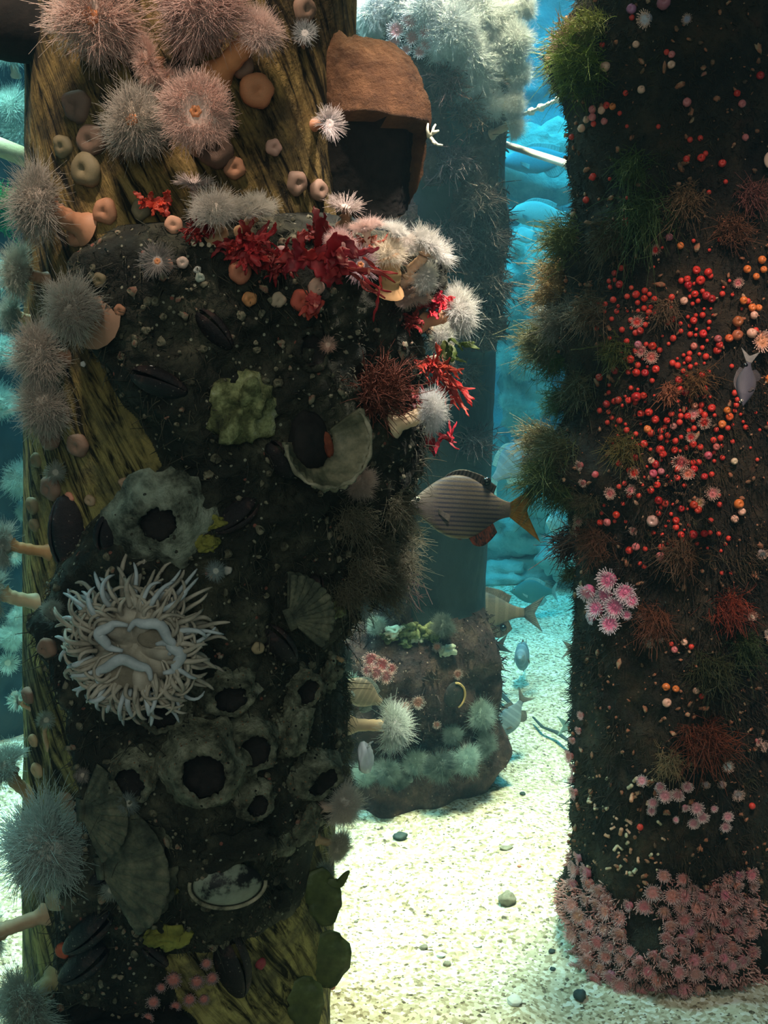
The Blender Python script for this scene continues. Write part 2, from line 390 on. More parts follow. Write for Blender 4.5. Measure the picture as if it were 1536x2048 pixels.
def pile_mesh(p, nth, nz, mats, facemat, name, parent=None):
    T, Z = p.grid(nth, nz); P = p.surf(T, Z); U = np.stack([T * p.rA, Z], -1).reshape(-1, 2)
    g = G().sheet(P[:, ::-1] if False else P); me = g.mesh(name, True, U)
    for m in mats: me.materials.append(m)
    if facemat is not None:
        c = lambda A: (A[:-1, :-1] + A[1:, 1:]) / 2
        k = facemat(c(T), p.py_of(c(Z).ravel()).reshape(c(Z).shape), c(Z)).astype(np.int32)
        me.polygons.foreach_set('material_index', k.ravel())
    return ob(name, me, None, parent)
M_WOOD = wood_mat('creosoted_timber', [(0.25, (0.06, 0.055, 0.03)), (0.42, (0.17, 0.15, 0.07)), (0.56, (0.44, 0.37, 0.13)), (0.75, (0.60, 0.51, 0.21))], 0.50, math.radians(-30))
M_CRUST = mottled('mussel_bed_crust', [(0.30, (0.012, 0.014, 0.012)), (0.48, (0.026, 0.028, 0.020)), (0.60, (0.065, 0.066, 0.044)), (0.72, (0.15, 0.14, 0.095))], 16, 0.75, 1.0, 60, 0.012,
                  spots=[(70, 0.13, (0.32, 0.32, 0.24)), (38, 0.09, (0.28, 0.10, 0.07))])
M_TURF = mottled('dark_algae_crust', [(0.3, (0.006, 0.006, 0.005)), (0.5, (0.022, 0.018, 0.012)), (0.62, (0.05, 0.035, 0.02)), (0.75, (0.09, 0.03, 0.02))], 15, 0.85, 1.0, 70, 0.01)
M_MIDW = mottled('dark_wet_timber', [(0.3, (0.008, 0.016, 0.020)), (0.55, (0.014, 0.028, 0.032)), (0.75, (0.035, 0.05, 0.045))], 7, 0.6, 0.4, 30, 0.006)
M_MIDC = mottled('maroon_crust', [(0.3, (0.02, 0.014, 0.016)), (0.48, (0.07, 0.035, 0.035)), (0.6, (0.12, 0.07, 0.055)), (0.74, (0.26, 0.13, 0.11))], 20, 0.85, 1.0, 60, 0.015,
                 spots=[(60, 0.12, (0.4, 0.25, 0.2))])

def piles():
    n = empty('piling', NEAR.pt(0, 0.0)[()] * [1, 0, 0] + [0, NEAR.ax(0)[1], 0], 'thick yellow brown timber piling with slanting dark grain, overgrown by a mussel bed', 'piling', 'timber pilings')
    n.location = Vector((float(NEAR.ax(0)[0]), float(NEAR.ax(0)[1]), 0)); n_inv = Matrix.Translation(-Vector(n.location))
    T, Z = NEAR.grid(360, 520); P = NEAR.pt(T, Z, 0.0025 * fbm(np.stack([np.sin(T), np.cos(T), Z], -1), 9, 3, 8))
    o = ob('timber', G().sheet(P).mesh('timber', True, np.stack([T * .22, Z], -1).reshape(-1, 2)), M_WOOD, n); o.matrix_parent_inverse = n_inv
    # the bed of mussels and barnacles, only where it is thicker than bare wood
    th = np.linspace(math.radians(-60), math.radians(165), 560); z = np.linspace(-0.02, 1.72, 760); T, Z = np.meshgrid(th, z)
    pyv = NEAR.py_of(Z[:, 0]); pyv = np.repeat(pyv[:, None], T.shape[1], 1); hh = off_near(T, pyv, Z)
    P = NEAR.pt(T, Z, hh - 0.004); Q = np.stack([T, Z], -1)
    n1 = fbm(P, 42, 3, 70)[..., None]; R = np.stack([np.sin(T), -np.cos(T), 0 * T], -1)
    P = P + R * 0.006 * n1 * sstep(0.006, 0.03, hh)[..., None]
    i = np.arange(T.size).reshape(T.shape); F = np.stack([i[:-1, :-1], i[:-1, 1:], i[1:, 1:], i[1:, :-1]], -1).reshape(-1, 4)
    keep = hh.ravel()[F].max(1) > 0.006; F = F[keep]; use = np.unique(F); rm = np.zeros(T.size, int); rm[use] = np.arange(len(use))
    me = raw_mesh('mussel_bed', P.reshape(-1, 3)[use], rm[F]); o = ob('mussel_bed', me, M_CRUST)
    tag(o, 'dark knobbly bed of mussels and barnacles bulging from the yellow brown piling', 'mussel bed')
    o = pile_mesh(RED, 300, 620, [M_TURF], None, 'piling'); tag(o, 'dark turf-covered piling studded with red anemones', 'piling', 'timber pilings')
    def fm(th, py, z):
        return (off_mid(th, py, z) > 0.008)
    o = pile_mesh(MID, 300, 500, [M_MIDW, M_MIDC], fm, 'piling'); tag(o, 'smooth dark green piling further back with white anemones at its top', 'piling', 'timber pilings')
    o = pile_mesh(FAR, 120, 240, [M_MIDW], None, 'piling'); tag(o, 'shadowy blue green piling behind the yellow brown one, lined with pale anemones', 'piling', 'timber pilings')
piles()
# ------------------------------------------------------------ shared creature materials
M_TENT = tinted('anemone_tentacle', 0.7, 0.45)
M_STALK = tinted('anemone_stalk', 0.55, 0.15, 30, 0.22, 0.3, 0.25)
M_DISC = tinted('anemone_mouth', 0.5, 0.1, 40, 0.2)
M_BEAD = tinted('small_anemone_skin', 0.35, 0.12, 60, 0.3, 0.5)
M_FROND = tinted('seaweed_blade', 0.5, 0.35, 25, 0.35, 0.4)

# ------------------------------------------------------------ plumose anemone crowns (unit radius, facing +Z)
def crown_mesh(kind, seed, n=2600):
    r = np.random.default_rng(seed); K = 5
    ph = r.uniform(0, 2 * PI, n); u = np.sqrt(r.uniform(0, 1, n))
    if kind == 'pom':                 # tight fluffy ball
        lob = 1 + 0.16 * np.sin(3 * ph + seed) + 0.10 * np.sin(5 * ph + 2 * seed)
        a = u * 1.75; R0 = 0.52 * lob
        root = np.stack([R0 * np.sin(a) * np.cos(ph), R0 * np.sin(a) * np.sin(ph), 0.42 * np.cos(a) + 0.05 * np.sin(4 * ph)], -1)
        d = nrm(root * [1, 1, 1.1] + r.normal(0, .13, (n, 3))); L = r.uniform(0.20, 0.58, n); curl = 0.5
    elif kind == 'disc':              # wide plate with its mouth showing
        rho = 0.30 + 0.52 * u; rho *= 1 + 0.05 * np.sin(4 * ph + seed)
        root = np.stack([rho * np.cos(ph), rho * np.sin(ph), 0.22 - 0.30 * (rho - .3) ** 2 + 0.05 * np.sin(5 * ph + seed)], -1)
        rad = np.stack([np.cos(ph), np.sin(ph), 0 * ph], -1)
        t = np.clip((rho - .3) / .5, 0, 1)[:, None]
        d = nrm(rad * (-0.25 + 1.25 * t) + np.array([0, 0, 1]) * (1.0 - 0.75 * t) + r.normal(0, .12, (n, 3))); L = r.uniform(0.18, 0.36, n); curl = 0.55
    elif kind == 'fan':               # folded, seen from its side
        x = r.uniform(-0.75, 0.75, n); fold = r.choice([-1, 1], n) * 0.12
        root = np.stack([x, fold + 0.08 * np.sin(6 * x + seed), 0.18 * np.cos(x * 1.7) + 0.05 * np.sin(9 * x)], -1)
        d = nrm(np.stack([x * 1.1, np.sign(fold) * r.uniform(.0, .8, n), r.uniform(.25, 1.0, n)], -1) + r.normal(0, .12, (n, 3))); L = r.uniform(0.22, 0.55, n); curl = 0.5
    else:                             # 'star': few long rays from a small disc
        n = n // 8; ph, u = ph[:n], u[:n]; rho = 0.18 + 0.16 * u
        root = np.stack([rho * np.cos(ph), rho * np.sin(ph), 0.12 * np.ones(n)], -1)
        rad = np.stack([np.cos(ph), np.sin(ph), 0 * ph], -1)
        d = nrm(rad + np.array([0, 0, 1]) * r.uniform(.0, .9, n)[:, None] + r.normal(0, .1, (n, 3))); L = r.uniform(0.45, 0.75, n); curl = 0.2
    t = np.linspace(0, 1, K)[None, :, None]
    side = r.normal(0, 1, (n, 3)); P = root[:, None] + d[:, None] * t * L[:, None, None] + side[:, None] * (t ** 2) * curl * L[:, None, None] * 0.6
    P[..., 2] -= (t[..., 0] ** 2) * 0.06
    w = 0.017 if kind == 'star' else 0.0085
    R = w * (1 - 0.65 * t[..., 0]) * np.ones((n, 1))
    V, Q = bulk_tubes(P, R, 3); return V, Q
CROWN = {}
def crown(kind, seed):
    k = (kind, seed)
    if k not in CROWN:
        me = raw_mesh('tentacle_crown', *crown_mesh(kind, seed)); me.materials.append(M_TENT); CROWN[k] = me
    return CROWN[k]
def disc_mesh(kind):
    g = G()
    if kind == 'pom': prof = [(0.0, 0.40), (0.10, 0.42), (0.30, 0.40), (0.46, 0.25), (0.50, 0.0), (0.34, -0.22), (0.15, -0.3), (0.0, -0.3)]
    elif kind == 'disc': prof = [(0.0, 0.10), (0.05, 0.15), (0.12, 0.20), (0.28, 0.19), (0.55, 0.20), (0.80, 0.12), (0.72, 0.0), (0.4, -0.12), (0.15, -0.25), (0.0, -0.25)]
    elif kind == 'fan': prof = [(0.0, 0.2), (0.5, 0.16), (0.74, 0.08), (0.66, 0.0), (0.3, -0.2), (0.0, -0.25)]
    else: prof = [(0.0, 0.10), (0.08, 0.15), (0.2, 0.14), (0.34, 0.10), (0.30, 0.0), (0.12, -0.2), (0.0, -0.2)]
    a = np.arange(24) * 2 * PI / 24
    wob = 1 + 0.10 * np.sin(3 * a) + 0.06 * np.sin(5 * a + 1); g.lathe(prof, 24, wob)
    if kind == 'fan': g.xform(np.diag([1, 0.32, 1, 1]))
    me = g.mesh('oral_disc'); me.materials.append(M_STALK); return me
DISC = {k: disc_mesh(k) for k in ('pom', 'disc', 'fan', 'star')}
def mouth_mesh():
    g = G(); g.lathe([(0.02, 0.0), (0.05, 0.04), (0.10, 0.05), (0.15, 0.02), (0.17, -0.02)], 18, 1 + .12 * np.sin(np.arange(18) * 2 * PI / 3))
    me = g.mesh('mouth'); me.materials.append(M_DISC); return me
MOUTH = mouth_mesh()
def stalk_mesh(path, r0, r1, seed=0):
    """a soft column: flared foot, slight wrinkles, wider collar"""
    path = np.asarray(path); K = 16; t = np.linspace(0, 1, K); a, b, c = path[0], path[1], path[2]
    P = ((1 - t) ** 2)[:, None] * a + (2 * t * (1 - t))[:, None] * b + (t ** 2)[:, None] * c
    R = r0 + (r1 - r0) * t + r0 * 0.75 * np.exp(-(t / .10) ** 2) + r1 * 0.45 * np.exp(-((1 - t) / .13) ** 2) + r0 * 0.06 * np.sin(t * 31 + seed)
    g = G(); V, Q = bulk_tubes(P[None], R[None], 16)
    V = V + 0.10 * r0 * fbm(V / max(r0, 1e-4), 0.8, 2, seed)[:, None] * nrm(V - np.repeat(P, 16, 0)); g.add(V, Q)
    return g
WHITE, PEACH, GREY, PINK, CREAM = (0.92, 0.90, 0.86), (0.90, 0.66, 0.52), (0.62, 0.60, 0.53), (0.90, 0.66, 0.64), (0.88, 0.80, 0.66)
ORANGE, BROWN, TAN = (0.62, 0.25, 0.10), (0.36, 0.20, 0.12), (0.66, 0.46, 0.26)
PLUM_N = [0]
def plum(pile, base, top, r, kind='pom', tent=WHITE, stalk=ORANGE, label='', group='plumose anemones', face=None, lift=None, mouth=False, sr=0.22, seed=None, depth=None):
    """base, top: where foot and crown are seen; r: crown radius in picture pixels; face: which way the crown looks"""
    PLUM_N[0] += 1; seed = PLUM_N[0] if seed is None else seed
    b, n = pile.hit(*base) if pile else (at_depth(base[0], base[1], depth), np.array([0, -1.0, 0]))
    rw = px_size(b, r)
    Y = b[1] + (n[1] * (rw * 0.75 if lift is None else lift)); c = at_depth(top[0], top[1], Y)
    if lift is None and np.dot(c - b, n) < rw * 0.25: c = c + n * (rw * 0.25 - np.dot(c - b, n))
    f = nrm(c - b) if face is None else nrm(face)
    root = empty('plumose_anemone', b, label, 'anemone', group)
    q = zquat(f, seed * 1.3)
    inv = Matrix.Translation(-Vector(b))
    mid = (b + c) / 2 + n * np.linalg.norm(c - b) * 0.18
    end = c - f * rw * 0.20
    st = stalk_mesh([b - n * 0.004 - b, mid - b, end - b], rw * sr, rw * sr * 0.95, seed).build('stalk', M_STALK, root); st.color = (*stalk, 1)
    def child(nm, me, col, sc=1.0, push=0.0):
        o = ob(nm, me, None, root, Vector(c - b + f * push), col); o.rotation_mode = 'QUATERNION'; o.rotation_quaternion = q; o.scale = (rw * sc,) * 3; return o
    child('tentacle_crown', crown(kind, seed % 3 + 1), tent)
    child('oral_disc', DISC[kind], tuple(0.75 * t + 0.25 * s for t, s in zip(tent, stalk)))
    if mouth: child('mouth', MOUTH, (0.85, 0.33, 0.14), 1.0, rw * (0.20 if kind == 'disc' else 0.44 if kind == 'pom' else .13))
    return root
# closed ones: a slumped bulb with a puckered top
def bulb_mesh(seed):
    a = np.arange(22) * 2 * PI / 22
    prof = [(0.0, -0.15), (0.72, -0.1), (0.80, 0.02), (0.86, 0.22), (1.0, 0.48), (1.0, 0.70), (0.84, 0.92), (0.55, 1.04), (0.30, 1.02), (0.14, 0.90), (0.0, 0.86)]
    g = G(); g.lathe(prof, 22, 1 + .05 * np.sin(3 * a + seed) + .04 * np.sin(5 * a + 2 * seed))
    V = np.vstack(g.V); V = V * (1 + 0.09 * fbm(V + seed * 7, 1.3, 3, seed)[:, None]); g.V = [V]
    me = g.mesh('closed_anemone'); me.materials.append(M_STALK); return me
BULB = [bulb_mesh(k) for k in range(4)]
def bulb(pile, px, py, r, col, label, group='closed anemones on the piling', tall=1.0, face=None, sink=0.55):
    p, n = pile.hit(px, py); rw = px_size(p, r); k = int(px + py) % 4
    f = nrm(n + np.array([0, -0.25, -0.15])) if face is None else nrm(face)
    o = ob('closed_anemone', BULB[k], None, None, None, col); o.rotation_mode = 'QUATERNION'; o.rotation_quaternion = zquat(f, px)
    c = p - f * rw * tall * (sink - .15); o.location = c; o.scale = (rw, rw, rw * tall)
    return tag(o, label, 'anemone', group)

# ------------------------------------------------------------ anemones on the near piling
UP = np.array([0, 0, 1.0]); TO = np.array([0, -1.0, 0.25]); L_ = np.array([-1.0, -0.35, 0.1]); R_ = np.array([1.0, -0.3, 0.1])
def near_anemones():
    A = lambda *a, **k: plum(NEAR, *a, **k)
    P1, P2, P3, G1 = (0.86, 0.66, 0.58), (0.80, 0.60, 0.54), (0.9, 0.74, 0.68), (0.66, 0.60, 0.53)
    A((190, 95), (195, 28), 98, 'pom', P1, BROWN, 'big pinkish fluffy anemone beside the dark beam end', face=[-.1, -1, -.35], mouth=True)
    A((410, 70), (398, 15), 92, 'pom', P2, BROWN, 'broad pink fluffy anemone at the top edge of the piling', face=[.1, -1, -.35])
    A((435, 150), (515, 62), 52, 'pom', P3, (0.66, 0.28, 0.12), 'white pink anemone leaning upward on a thick orange stalk', face=[.75, -.75, .45], sr=.42)
    A((330, 180), (298, 120), 50, 'fan', P1, (0.62, 0.30, 0.16), 'folded peach anemone lying just above the round pink disc anemone', face=[-.4, -1, .3], sr=.4)
    A((330, 172), (345, 160), 36, 'fan', P1, (0.6, 0.3, 0.16), 'small folded peach frill touching the round pink disc anemone', face=[.1, -1, .3], sr=.4)
    A((290, 262), (275, 243), 72, 'pom', G1, (0.7, 0.4, 0.14), 'dim fluffy anemone with yellow centre beside the round pink disc anemone', face=[-.15, -1, -.05], mouth=True)
    A((400, 290), (393, 224), 68, 'disc', (0.93, 0.72, 0.64), (0.40, 0.22, 0.14), 'round pink disc anemone showing its bright orange mouth', face=[.05, -1, -.06], mouth=True, lift=.07)
    A((168, 455), (78, 408), 78, 'pom', G1, (0.52, 0.25, 0.14), 'big dim fluffy anemone on a brown stalk at mid height of the bare wood', face=[-.8, -.7, .1], sr=.28)
    A((95, 560), (42, 545), 56, 'pom', (0.62, 0.64, 0.55), BROWN, 'grey green fluffy anemone sticking out over dark water below the first brown stalk', face=L_)
    A((190, 640), (148, 618), 68, 'pom', G1, (0.42, 0.24, 0.15), 'fluffy grey brown anemone with a brown bulb stalk beside the dark crust', face=[-.6, -1, .1], sr=.5)
    A((130, 715), (82, 708), 70, 'pom', G1, BROWN, 'round grey fluffy anemone next to the small light speck', face=[-.7, -.8, .1])
    A((60, 640), (28, 630), 42, 'pom', (0.5, 0.62, 0.56), TAN, 'small blue grey anemone peeking from behind the edge of bare wood', face=L_)
    A((125, 830), (90, 812), 66, 'pom', G1, BROWN, 'grey fluffy anemone lowest of the upper row along the bare wood edge', face=[-.6, -.9, -.1])
    A((95, 1105), (12, 1088), 46, 'pom', (0.62, 0.68, 0.62), (0.56, 0.32, 0.14), 'pale anemone on orange stalk reaching out beside the tall mussel', face=[-1, -.2, .12], sr=.24)
    A((75, 1205), (-5, 1185), 46, 'pom', (0.65, 0.72, 0.66), (0.66, 0.52, 0.32), 'pale anemone on cream stalk reaching out beside the white flower anemone', face=[-1, -.2, .12], sr=.3)
    A((60, 1590), (12, 1535), 50, 'pom', (0.60, 0.68, 0.62), (0.50, 0.34, 0.18), 'pale blue anemone on bent brown stalk above the big white puff', face=[-.7, -.3, .7], sr=.26)
    A((150, 1640), (95, 1690), 105, 'pom', (0.66, 0.72, 0.68), (0.58, 0.38, 0.26), 'biggest white fluffy puff with pale centre low on the yellow wood', face=[-.25, -1, .1], mouth=False, seed=9)
    A((92, 1828), (-10, 1865), 48, 'pom', (0.7, 0.72, 0.62), (0.66, 0.42, 0.26), 'pale anemone on long salmon stalk below the biggest white puff', face=[-1, -.3, -.15], sr=.3)
    A((105, 1960), (55, 2005), 78, 'pom', (0.52, 0.55, 0.48), (0.45, 0.38, 0.2), 'dim grey puff at the bottom edge beside pale sand', face=[-.6, -.8, -.2])
    A((392, 425), (388, 372), 42, 'star', (0.82, 0.70, 0.66), (0.66, 0.46, 0.38), 'thin wispy anemone on slim stalk above the red tuft', face=[.1, -.3, 1], sr=.16)
    A((432, 468), (432, 425), 54, 'pom', (0.86, 0.82, 0.76), (0.80, 0.50, 0.28), 'white crown anemone on short orange stalk standing in red seaweed', face=[0, -.4, 1], sr=.28)
    A((485, 465), (508, 425), 52, 'fan', (0.90, 0.86, 0.80), (0.80, 0.50, 0.28), 'wild white anemone with flying tentacles above red seaweed', face=[.5, -.4, .9], sr=.2)
    A((330, 530), (316, 524), 42, 'star', (0.52, 0.47, 0.44), (0.66, 0.36, 0.26), 'dim star-shaped anemone with pink centre on the dark crust', face=TO, mouth=True)
    A((605, 90), (610, 68), 30, 'star', (0.55, 0.56, 0.56), BROWN, 'small bluish wispy anemone above the brown sponge lump', face=TO)
    A((690, 455), (690, 418), 42, 'star', (0.58, 0.48, 0.44), BROWN, 'faint wispy anemone under the brown sponge lump', face=[.2, -.5, 1])
    # ledge
    A((690, 520), (676, 492), 36, 'pom', PINK, PEACH, 'pink fluffy anemone at the inner end of the bright ledge', face=[-.35, -.9, .4])
    A((730, 500), (733, 458), 32, 'fan', (0.9, 0.72, 0.66), PEACH, 'pink white frilled anemone standing on top of the ledge', face=[0, -.5, 1])
    A((790, 505), (788, 466), 32, 'fan', WHITE, PEACH, 'white wispy anemone on top of the ledge beside the red moss', face=[.1, -.4, 1])
    A((728, 540), (722, 530), 44, 'star', (0.80, 0.62, 0.66), PINK, 'lilac star anemone with open rays under the red moss', face=[-.1, -1, .05], mouth=True)
    A((778, 580), (768, 508), 38, 'pom', CREAM, (0.85, 0.48, 0.22), 'cream anemone on fat peach column at the ledge front', face=[.05, -.6, .9], sr=.56)
    A((815, 545), (858, 500), 52, 'fan', WHITE, (0.92, 0.58, 0.38), 'wide fan-shaped white anemone on orange stalk at the ledge tip', face=[.8, -.4, .5], sr=.2)
    A((800, 520), (815, 488), 28, 'pom', (0.9, 0.84, 0.78), PEACH, 'white ball anemone tucked behind the fat peach column', face=[.3, -.6, .7])
    A((812, 560), (848, 556), 34, 'pom', WHITE, (0.95, 0.60, 0.42), 'white anemone drooping below the wide fan anemone', face=[.8, -.5, -.2], sr=.3)
    A((805, 590), (825, 592), 34, 'fan', (0.88, 0.68, 0.60), (0.9, 0.55, 0.4), 'frilly pink anemone at the ledge corner', face=[.5, -1, 0], sr=.4)
    A((842, 645), (912, 622), 52, 'pom', WHITE, (0.90, 0.48, 0.28), 'large bright white puff on orange stalk off the ledge side', face=[1, -.35, .15], sr=.28)
    A((850, 655), (878, 668), 36, 'pom', WHITE, (0.90, 0.55, 0.4), 'small white puff under the large bright white puff', face=[.9, -.5, -.3])
    A((885, 720), (896, 708), 24, 'star', (0.9, 0.84, 0.76), PEACH, 'tiny pale star anemone among the red fronds', face=R_)
    A((792, 850), (858, 822), 44, 'pom', (0.93, 0.92, 0.92), (0.88, 0.66, 0.42), 'white pompom anemone on peach stalk above the striped fish', face=[1, -.35, .12], sr=.36)
    A((722, 975), (718, 964), 36, 'pom', (0.62, 0.52, 0.44), (0.6, 0.45, 0.3), 'dull cream puff below the open scallop shell', face=[-.1, -1, 0])
    A((655, 700), (656, 690), 20, 'star', (0.80, 0.56, 0.46), (0.8, 0.4, 0.24), 'tiny orange star anemone beside the dark hollow', face=TO)
    A((612, 640), (598, 606), 18, 'star', (0.7, 0.28, 0.2), (0.7, 0.25, 0.16), 'small red anemone below the wide red blades', face=TO)
    A((700, 1450), (782, 1452), 52, 'pom', (0.88, 0.95, 0.90), (0.82, 0.62, 0.42), 'white bristly anemone on straight pale stalk beside the white slug', face=[1, -.25, .03], sr=.24)
    A((640, 1615), (686, 1612), 46, 'pom', (0.92, 0.84, 0.76), (0.7, 0.5, 0.4), 'blurry beige puff reaching over the sand below the barnacle mouths', face=[.9, -.5, .1])
    A((640, 1680), (676, 1692), 34, 'pom', (0.85, 0.80, 0.68), TAN, 'smaller beige puff under the blurry beige puff', face=[.9, -.5, 0])
    A((640, 1750), (652, 1742), 26, 'star', (0.5, 0.56, 0.5), TAN, 'pale wispy anemone above the finger-like green blade', face=TO)
    A((700, 1200), (724, 1216), 26, 'star', (0.52, 0.64, 0.62), (0.5, 0.55, 0.5), 'small bluish anemone hanging on the shaggy growth edge', face=R_)
    A((668, 1315), (692, 1322), 26, 'star', (0.42, 0.55, 0.52), TAN, 'small teal anemone beside the pink cluster of the far pile', face=R_)
    A((428, 1150), (432, 1142), 24, 'star', (0.42, 0.5, 0.5), TAN, 'faint grey anemone against the edge of the white flower anemone', face=TO)
    A((110, 1225), (104, 1220), 22, 'pom', (0.50, 0.52, 0.46), TAN, 'small grey puff beside the white flower anemone on bare wood', face=TO)
    A((115, 960), (112, 945), 26, 'star', (0.46, 0.48, 0.42), BROWN, 'faint wispy anemone above the tall mussel', face=TO)
    A((262, 1612), (258, 1606), 26, 'star', (0.36, 0.42, 0.4), TAN, 'faint grey anemone under the shadowed barnacle', face=TO)
    A((220, 1790), (222, 1780), 24, 'star', (0.42, 0.48, 0.42), TAN, 'faint pale anemone above the two long mussels', face=TO)
    A((168, 1795 - 240), (166, 1550), 18, 'star', (0.5, 0.44, 0.4), TAN, 'tiny pinkish anemone on yellow wood beside the shadowed barnacle', face=TO)
    A((95, 1500), (125 - 30, 1440), 22, 'star', (0.46, 0.5, 0.42), TAN, 'thin pale anemone lying on the lower yellow wood', face=[.2, -1, .6])
    A((60, 1420), (38, 1405), 18, 'star', (0.55, 0.62, 0.55), TAN, 'small pale star at the edge of the lower yellow wood', face=L_)
    A((630, 250), (657, 248), 38, 'star', (0.78, 0.70, 0.68), (0.62, 0.30, 0.18), 'wispy anemone on short orange stalk in front of the brown sponge lump', face=[.6, -1, .1], lift=.1)
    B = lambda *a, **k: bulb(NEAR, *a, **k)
    dk, md, og, ol = (0.20, 0.125, 0.09), (0.33, 0.20, 0.14), (0.55, 0.26, 0.15), (0.26, 0.21, 0.12)
    for (x, y, r, c, l) in (
        (158, 213, 33, dk, 'dark closed anemone bulb below the largest pink puff'), (130, 293, 23, ol, 'olive closed anemone first of three under the dark bulb'),
        (186, 280, 30, md, 'brown closed anemone upper of a touching pair'), (175, 338, 34, ol, 'drooping closed anemone lower of a touching pair'),
        (213, 422, 26, og, 'orange brown closed anemone beside the first brown stalk'), (283, 420, 20, ol, 'olive bulb next to the lone red frond'),
        (512, 182, 34, (0.66, 0.27, 0.13), 'orange closed anemone below the leaning white pink anemone'), (430, 300, 36, dk, 'dark folded bulb beneath the round pink disc anemone'),
        (468, 336, 22, og, 'small orange brown bulb beneath the round pink disc'), (545, 295, 17, (0.62, 0.36, 0.28), 'lilac pink bead bulb near the brown sponge lump'),
        (590, 366, 24, md, 'pinkish closed bulb below the brown sponge lump'), (634, 380, 21, md, 'second pinkish closed bulb tight under the brown sponge lump'),
        (605, 20, 27, md, 'rosy closed bulb at the top edge above the sponge lump'), (480, 130, 26, md, 'brown bulb under the leaning anemone head'),
        (160, 890, 24, md, 'brown bulb on bare wood below the lowest grey fluffy anemone'), (105, 868, 30, md, 'slumped brown foot under the lowest grey fluffy anemone'),
        (155, 470, 22, og, 'reddish bulb at the foot of the first brown stalk'), (96, 1295, 22, md, 'oval brown bulb on bare wood beside the white flower anemone'),
        (75, 920, 16, ol, 'small olive bulb high on the bare wood edge'), (68, 1010, 18, ol, 'pale olive bulb beside the tall mussel top'), (72, 1050, 14, ol, 'tiny olive bulb beside the tall mussel'),
        (105, 975, 26, md, 'peach brown bulb leaning on the tall mussel'), (140, 995, 12, (0.7, 0.3, 0.2), 'tiny coral bud on the tall mussel'),
        (182, 1000, 12, (0.6, 0.4, 0.25), 'tiny peach bud between the two mussels'), (250, 965, 12, (0.6, 0.38, 0.25), 'tiny peach bud above the pale barnacle plates'),
        (78, 1540, 16, TAN, 'tan bulb on dark grain of the lower yellow wood'), (135, 1600, 20, (0.6, 0.4, 0.27), 'peach bulb touching the biggest white puff'),
        (112, 1800, 22, (0.55, 0.47, 0.3), 'pale drooping bulb under the biggest white puff'), (125, 1900, 16, (0.7, 0.16, 0.08), 'red bud beside the two long mussels'),
        (60, 1390, 18, md, 'brown bulb on the edge of the lower yellow wood'), (70, 1480, 14, TAN, 'tan bud on the edge of the lower yellow wood'),
        (200, 560, 15, ol, 'olive bud on bare wood beside the dark crust'), (240, 620, 12, og, 'orange bud on bare wood beside the dark crust'),
        (480, 545, 24, (0.72, 0.26, 0.15), 'flat orange red anemone hanging below the red seaweed'), (498, 598, 15, (0.68, 0.30, 0.12), 'small orange ring anemone on the dark crust'),
        (400, 555, 10, (0.5, 0.55, 0.45), 'pale green bead on the dark crust'), (395, 540, 8, (0.6, 0.6, 0.55), 'tiny white bead on the dark crust'),
        (600, 600, 22, (0.72, 0.14, 0.09), 'bright red anemone under the wide red blades'), (555, 600, 16, (0.55, 0.42, 0.3), 'beige bud beside the bright red anemone'),
        (365, 525, 12, (0.8, 0.6, 0.5), 'pale pink bead beside the dim star-shaped anemone'), (348, 450, 18, (0.85, 0.45, 0.3), 'salmon bud at the inner end of the red tuft'),
        (560, 505, 14, (0.8, 0.5, 0.5), 'pink bud among the red seaweed'), (630, 575, 18, (0.85, 0.5, 0.38), 'peach bud at the end of the red blades'),
        (845, 800, 12, (0.95, 0.75, 0.5), 'cream bump behind the white pompom stalk'), (640, 545, 14, (0.8, 0.4, 0.3), 'salmon bud between the red blades and the ledge'),
        (455, 1160 - 20, 9, (0.6, 0.55, 0.5), 'tiny pale bead above the rim of the white flower anemone'), (515, 1295, 13, (0.45, 0.34, 0.2), 'tan bud on the dark bed beside the white flower anemone'),
        (520, 1985 - 60, 12, (0.4, 0.06, 0.08), 'dark red bead beside the black mussel'), (690, 1900 + 60, 16, (0.75, 0.25, 0.14), 'orange bud at the edge of the lowest green blade'),
        (388, 488, 5, (1.0, 0.84, 0.6), 'first bead of five standing in for lamp reflections under the red tuft'),  # pale beads added in place of hall lamps reflected in the glass
        (403, 489, 5, (1.0, 0.84, 0.6), 'second bead of five standing in for lamp reflections under the red tuft'),
        (418, 490, 5, (1.0, 0.84, 0.6), 'third bead of five standing in for lamp reflections under the red tuft'),
        (433, 491, 5, (1.0, 0.84, 0.6), 'fourth bead of five standing in for lamp reflections under the red tuft'),
        (448, 492, 5, (1.0, 0.84, 0.6), 'last bead of five standing in for lamp reflections under the red tuft'),
        (168, 728, 6, (1.0, 0.97, 0.95), 'tiny white bead standing for a glass reflection beside the round grey fluffy anemone'), (302, 735, 5, (1.0, 0.97, 0.95), 'tiny white bead standing for a glass reflection on the shaded bed edge under the ledge')):  # white beads added in place of light specks in the glass
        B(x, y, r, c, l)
near_anemones()
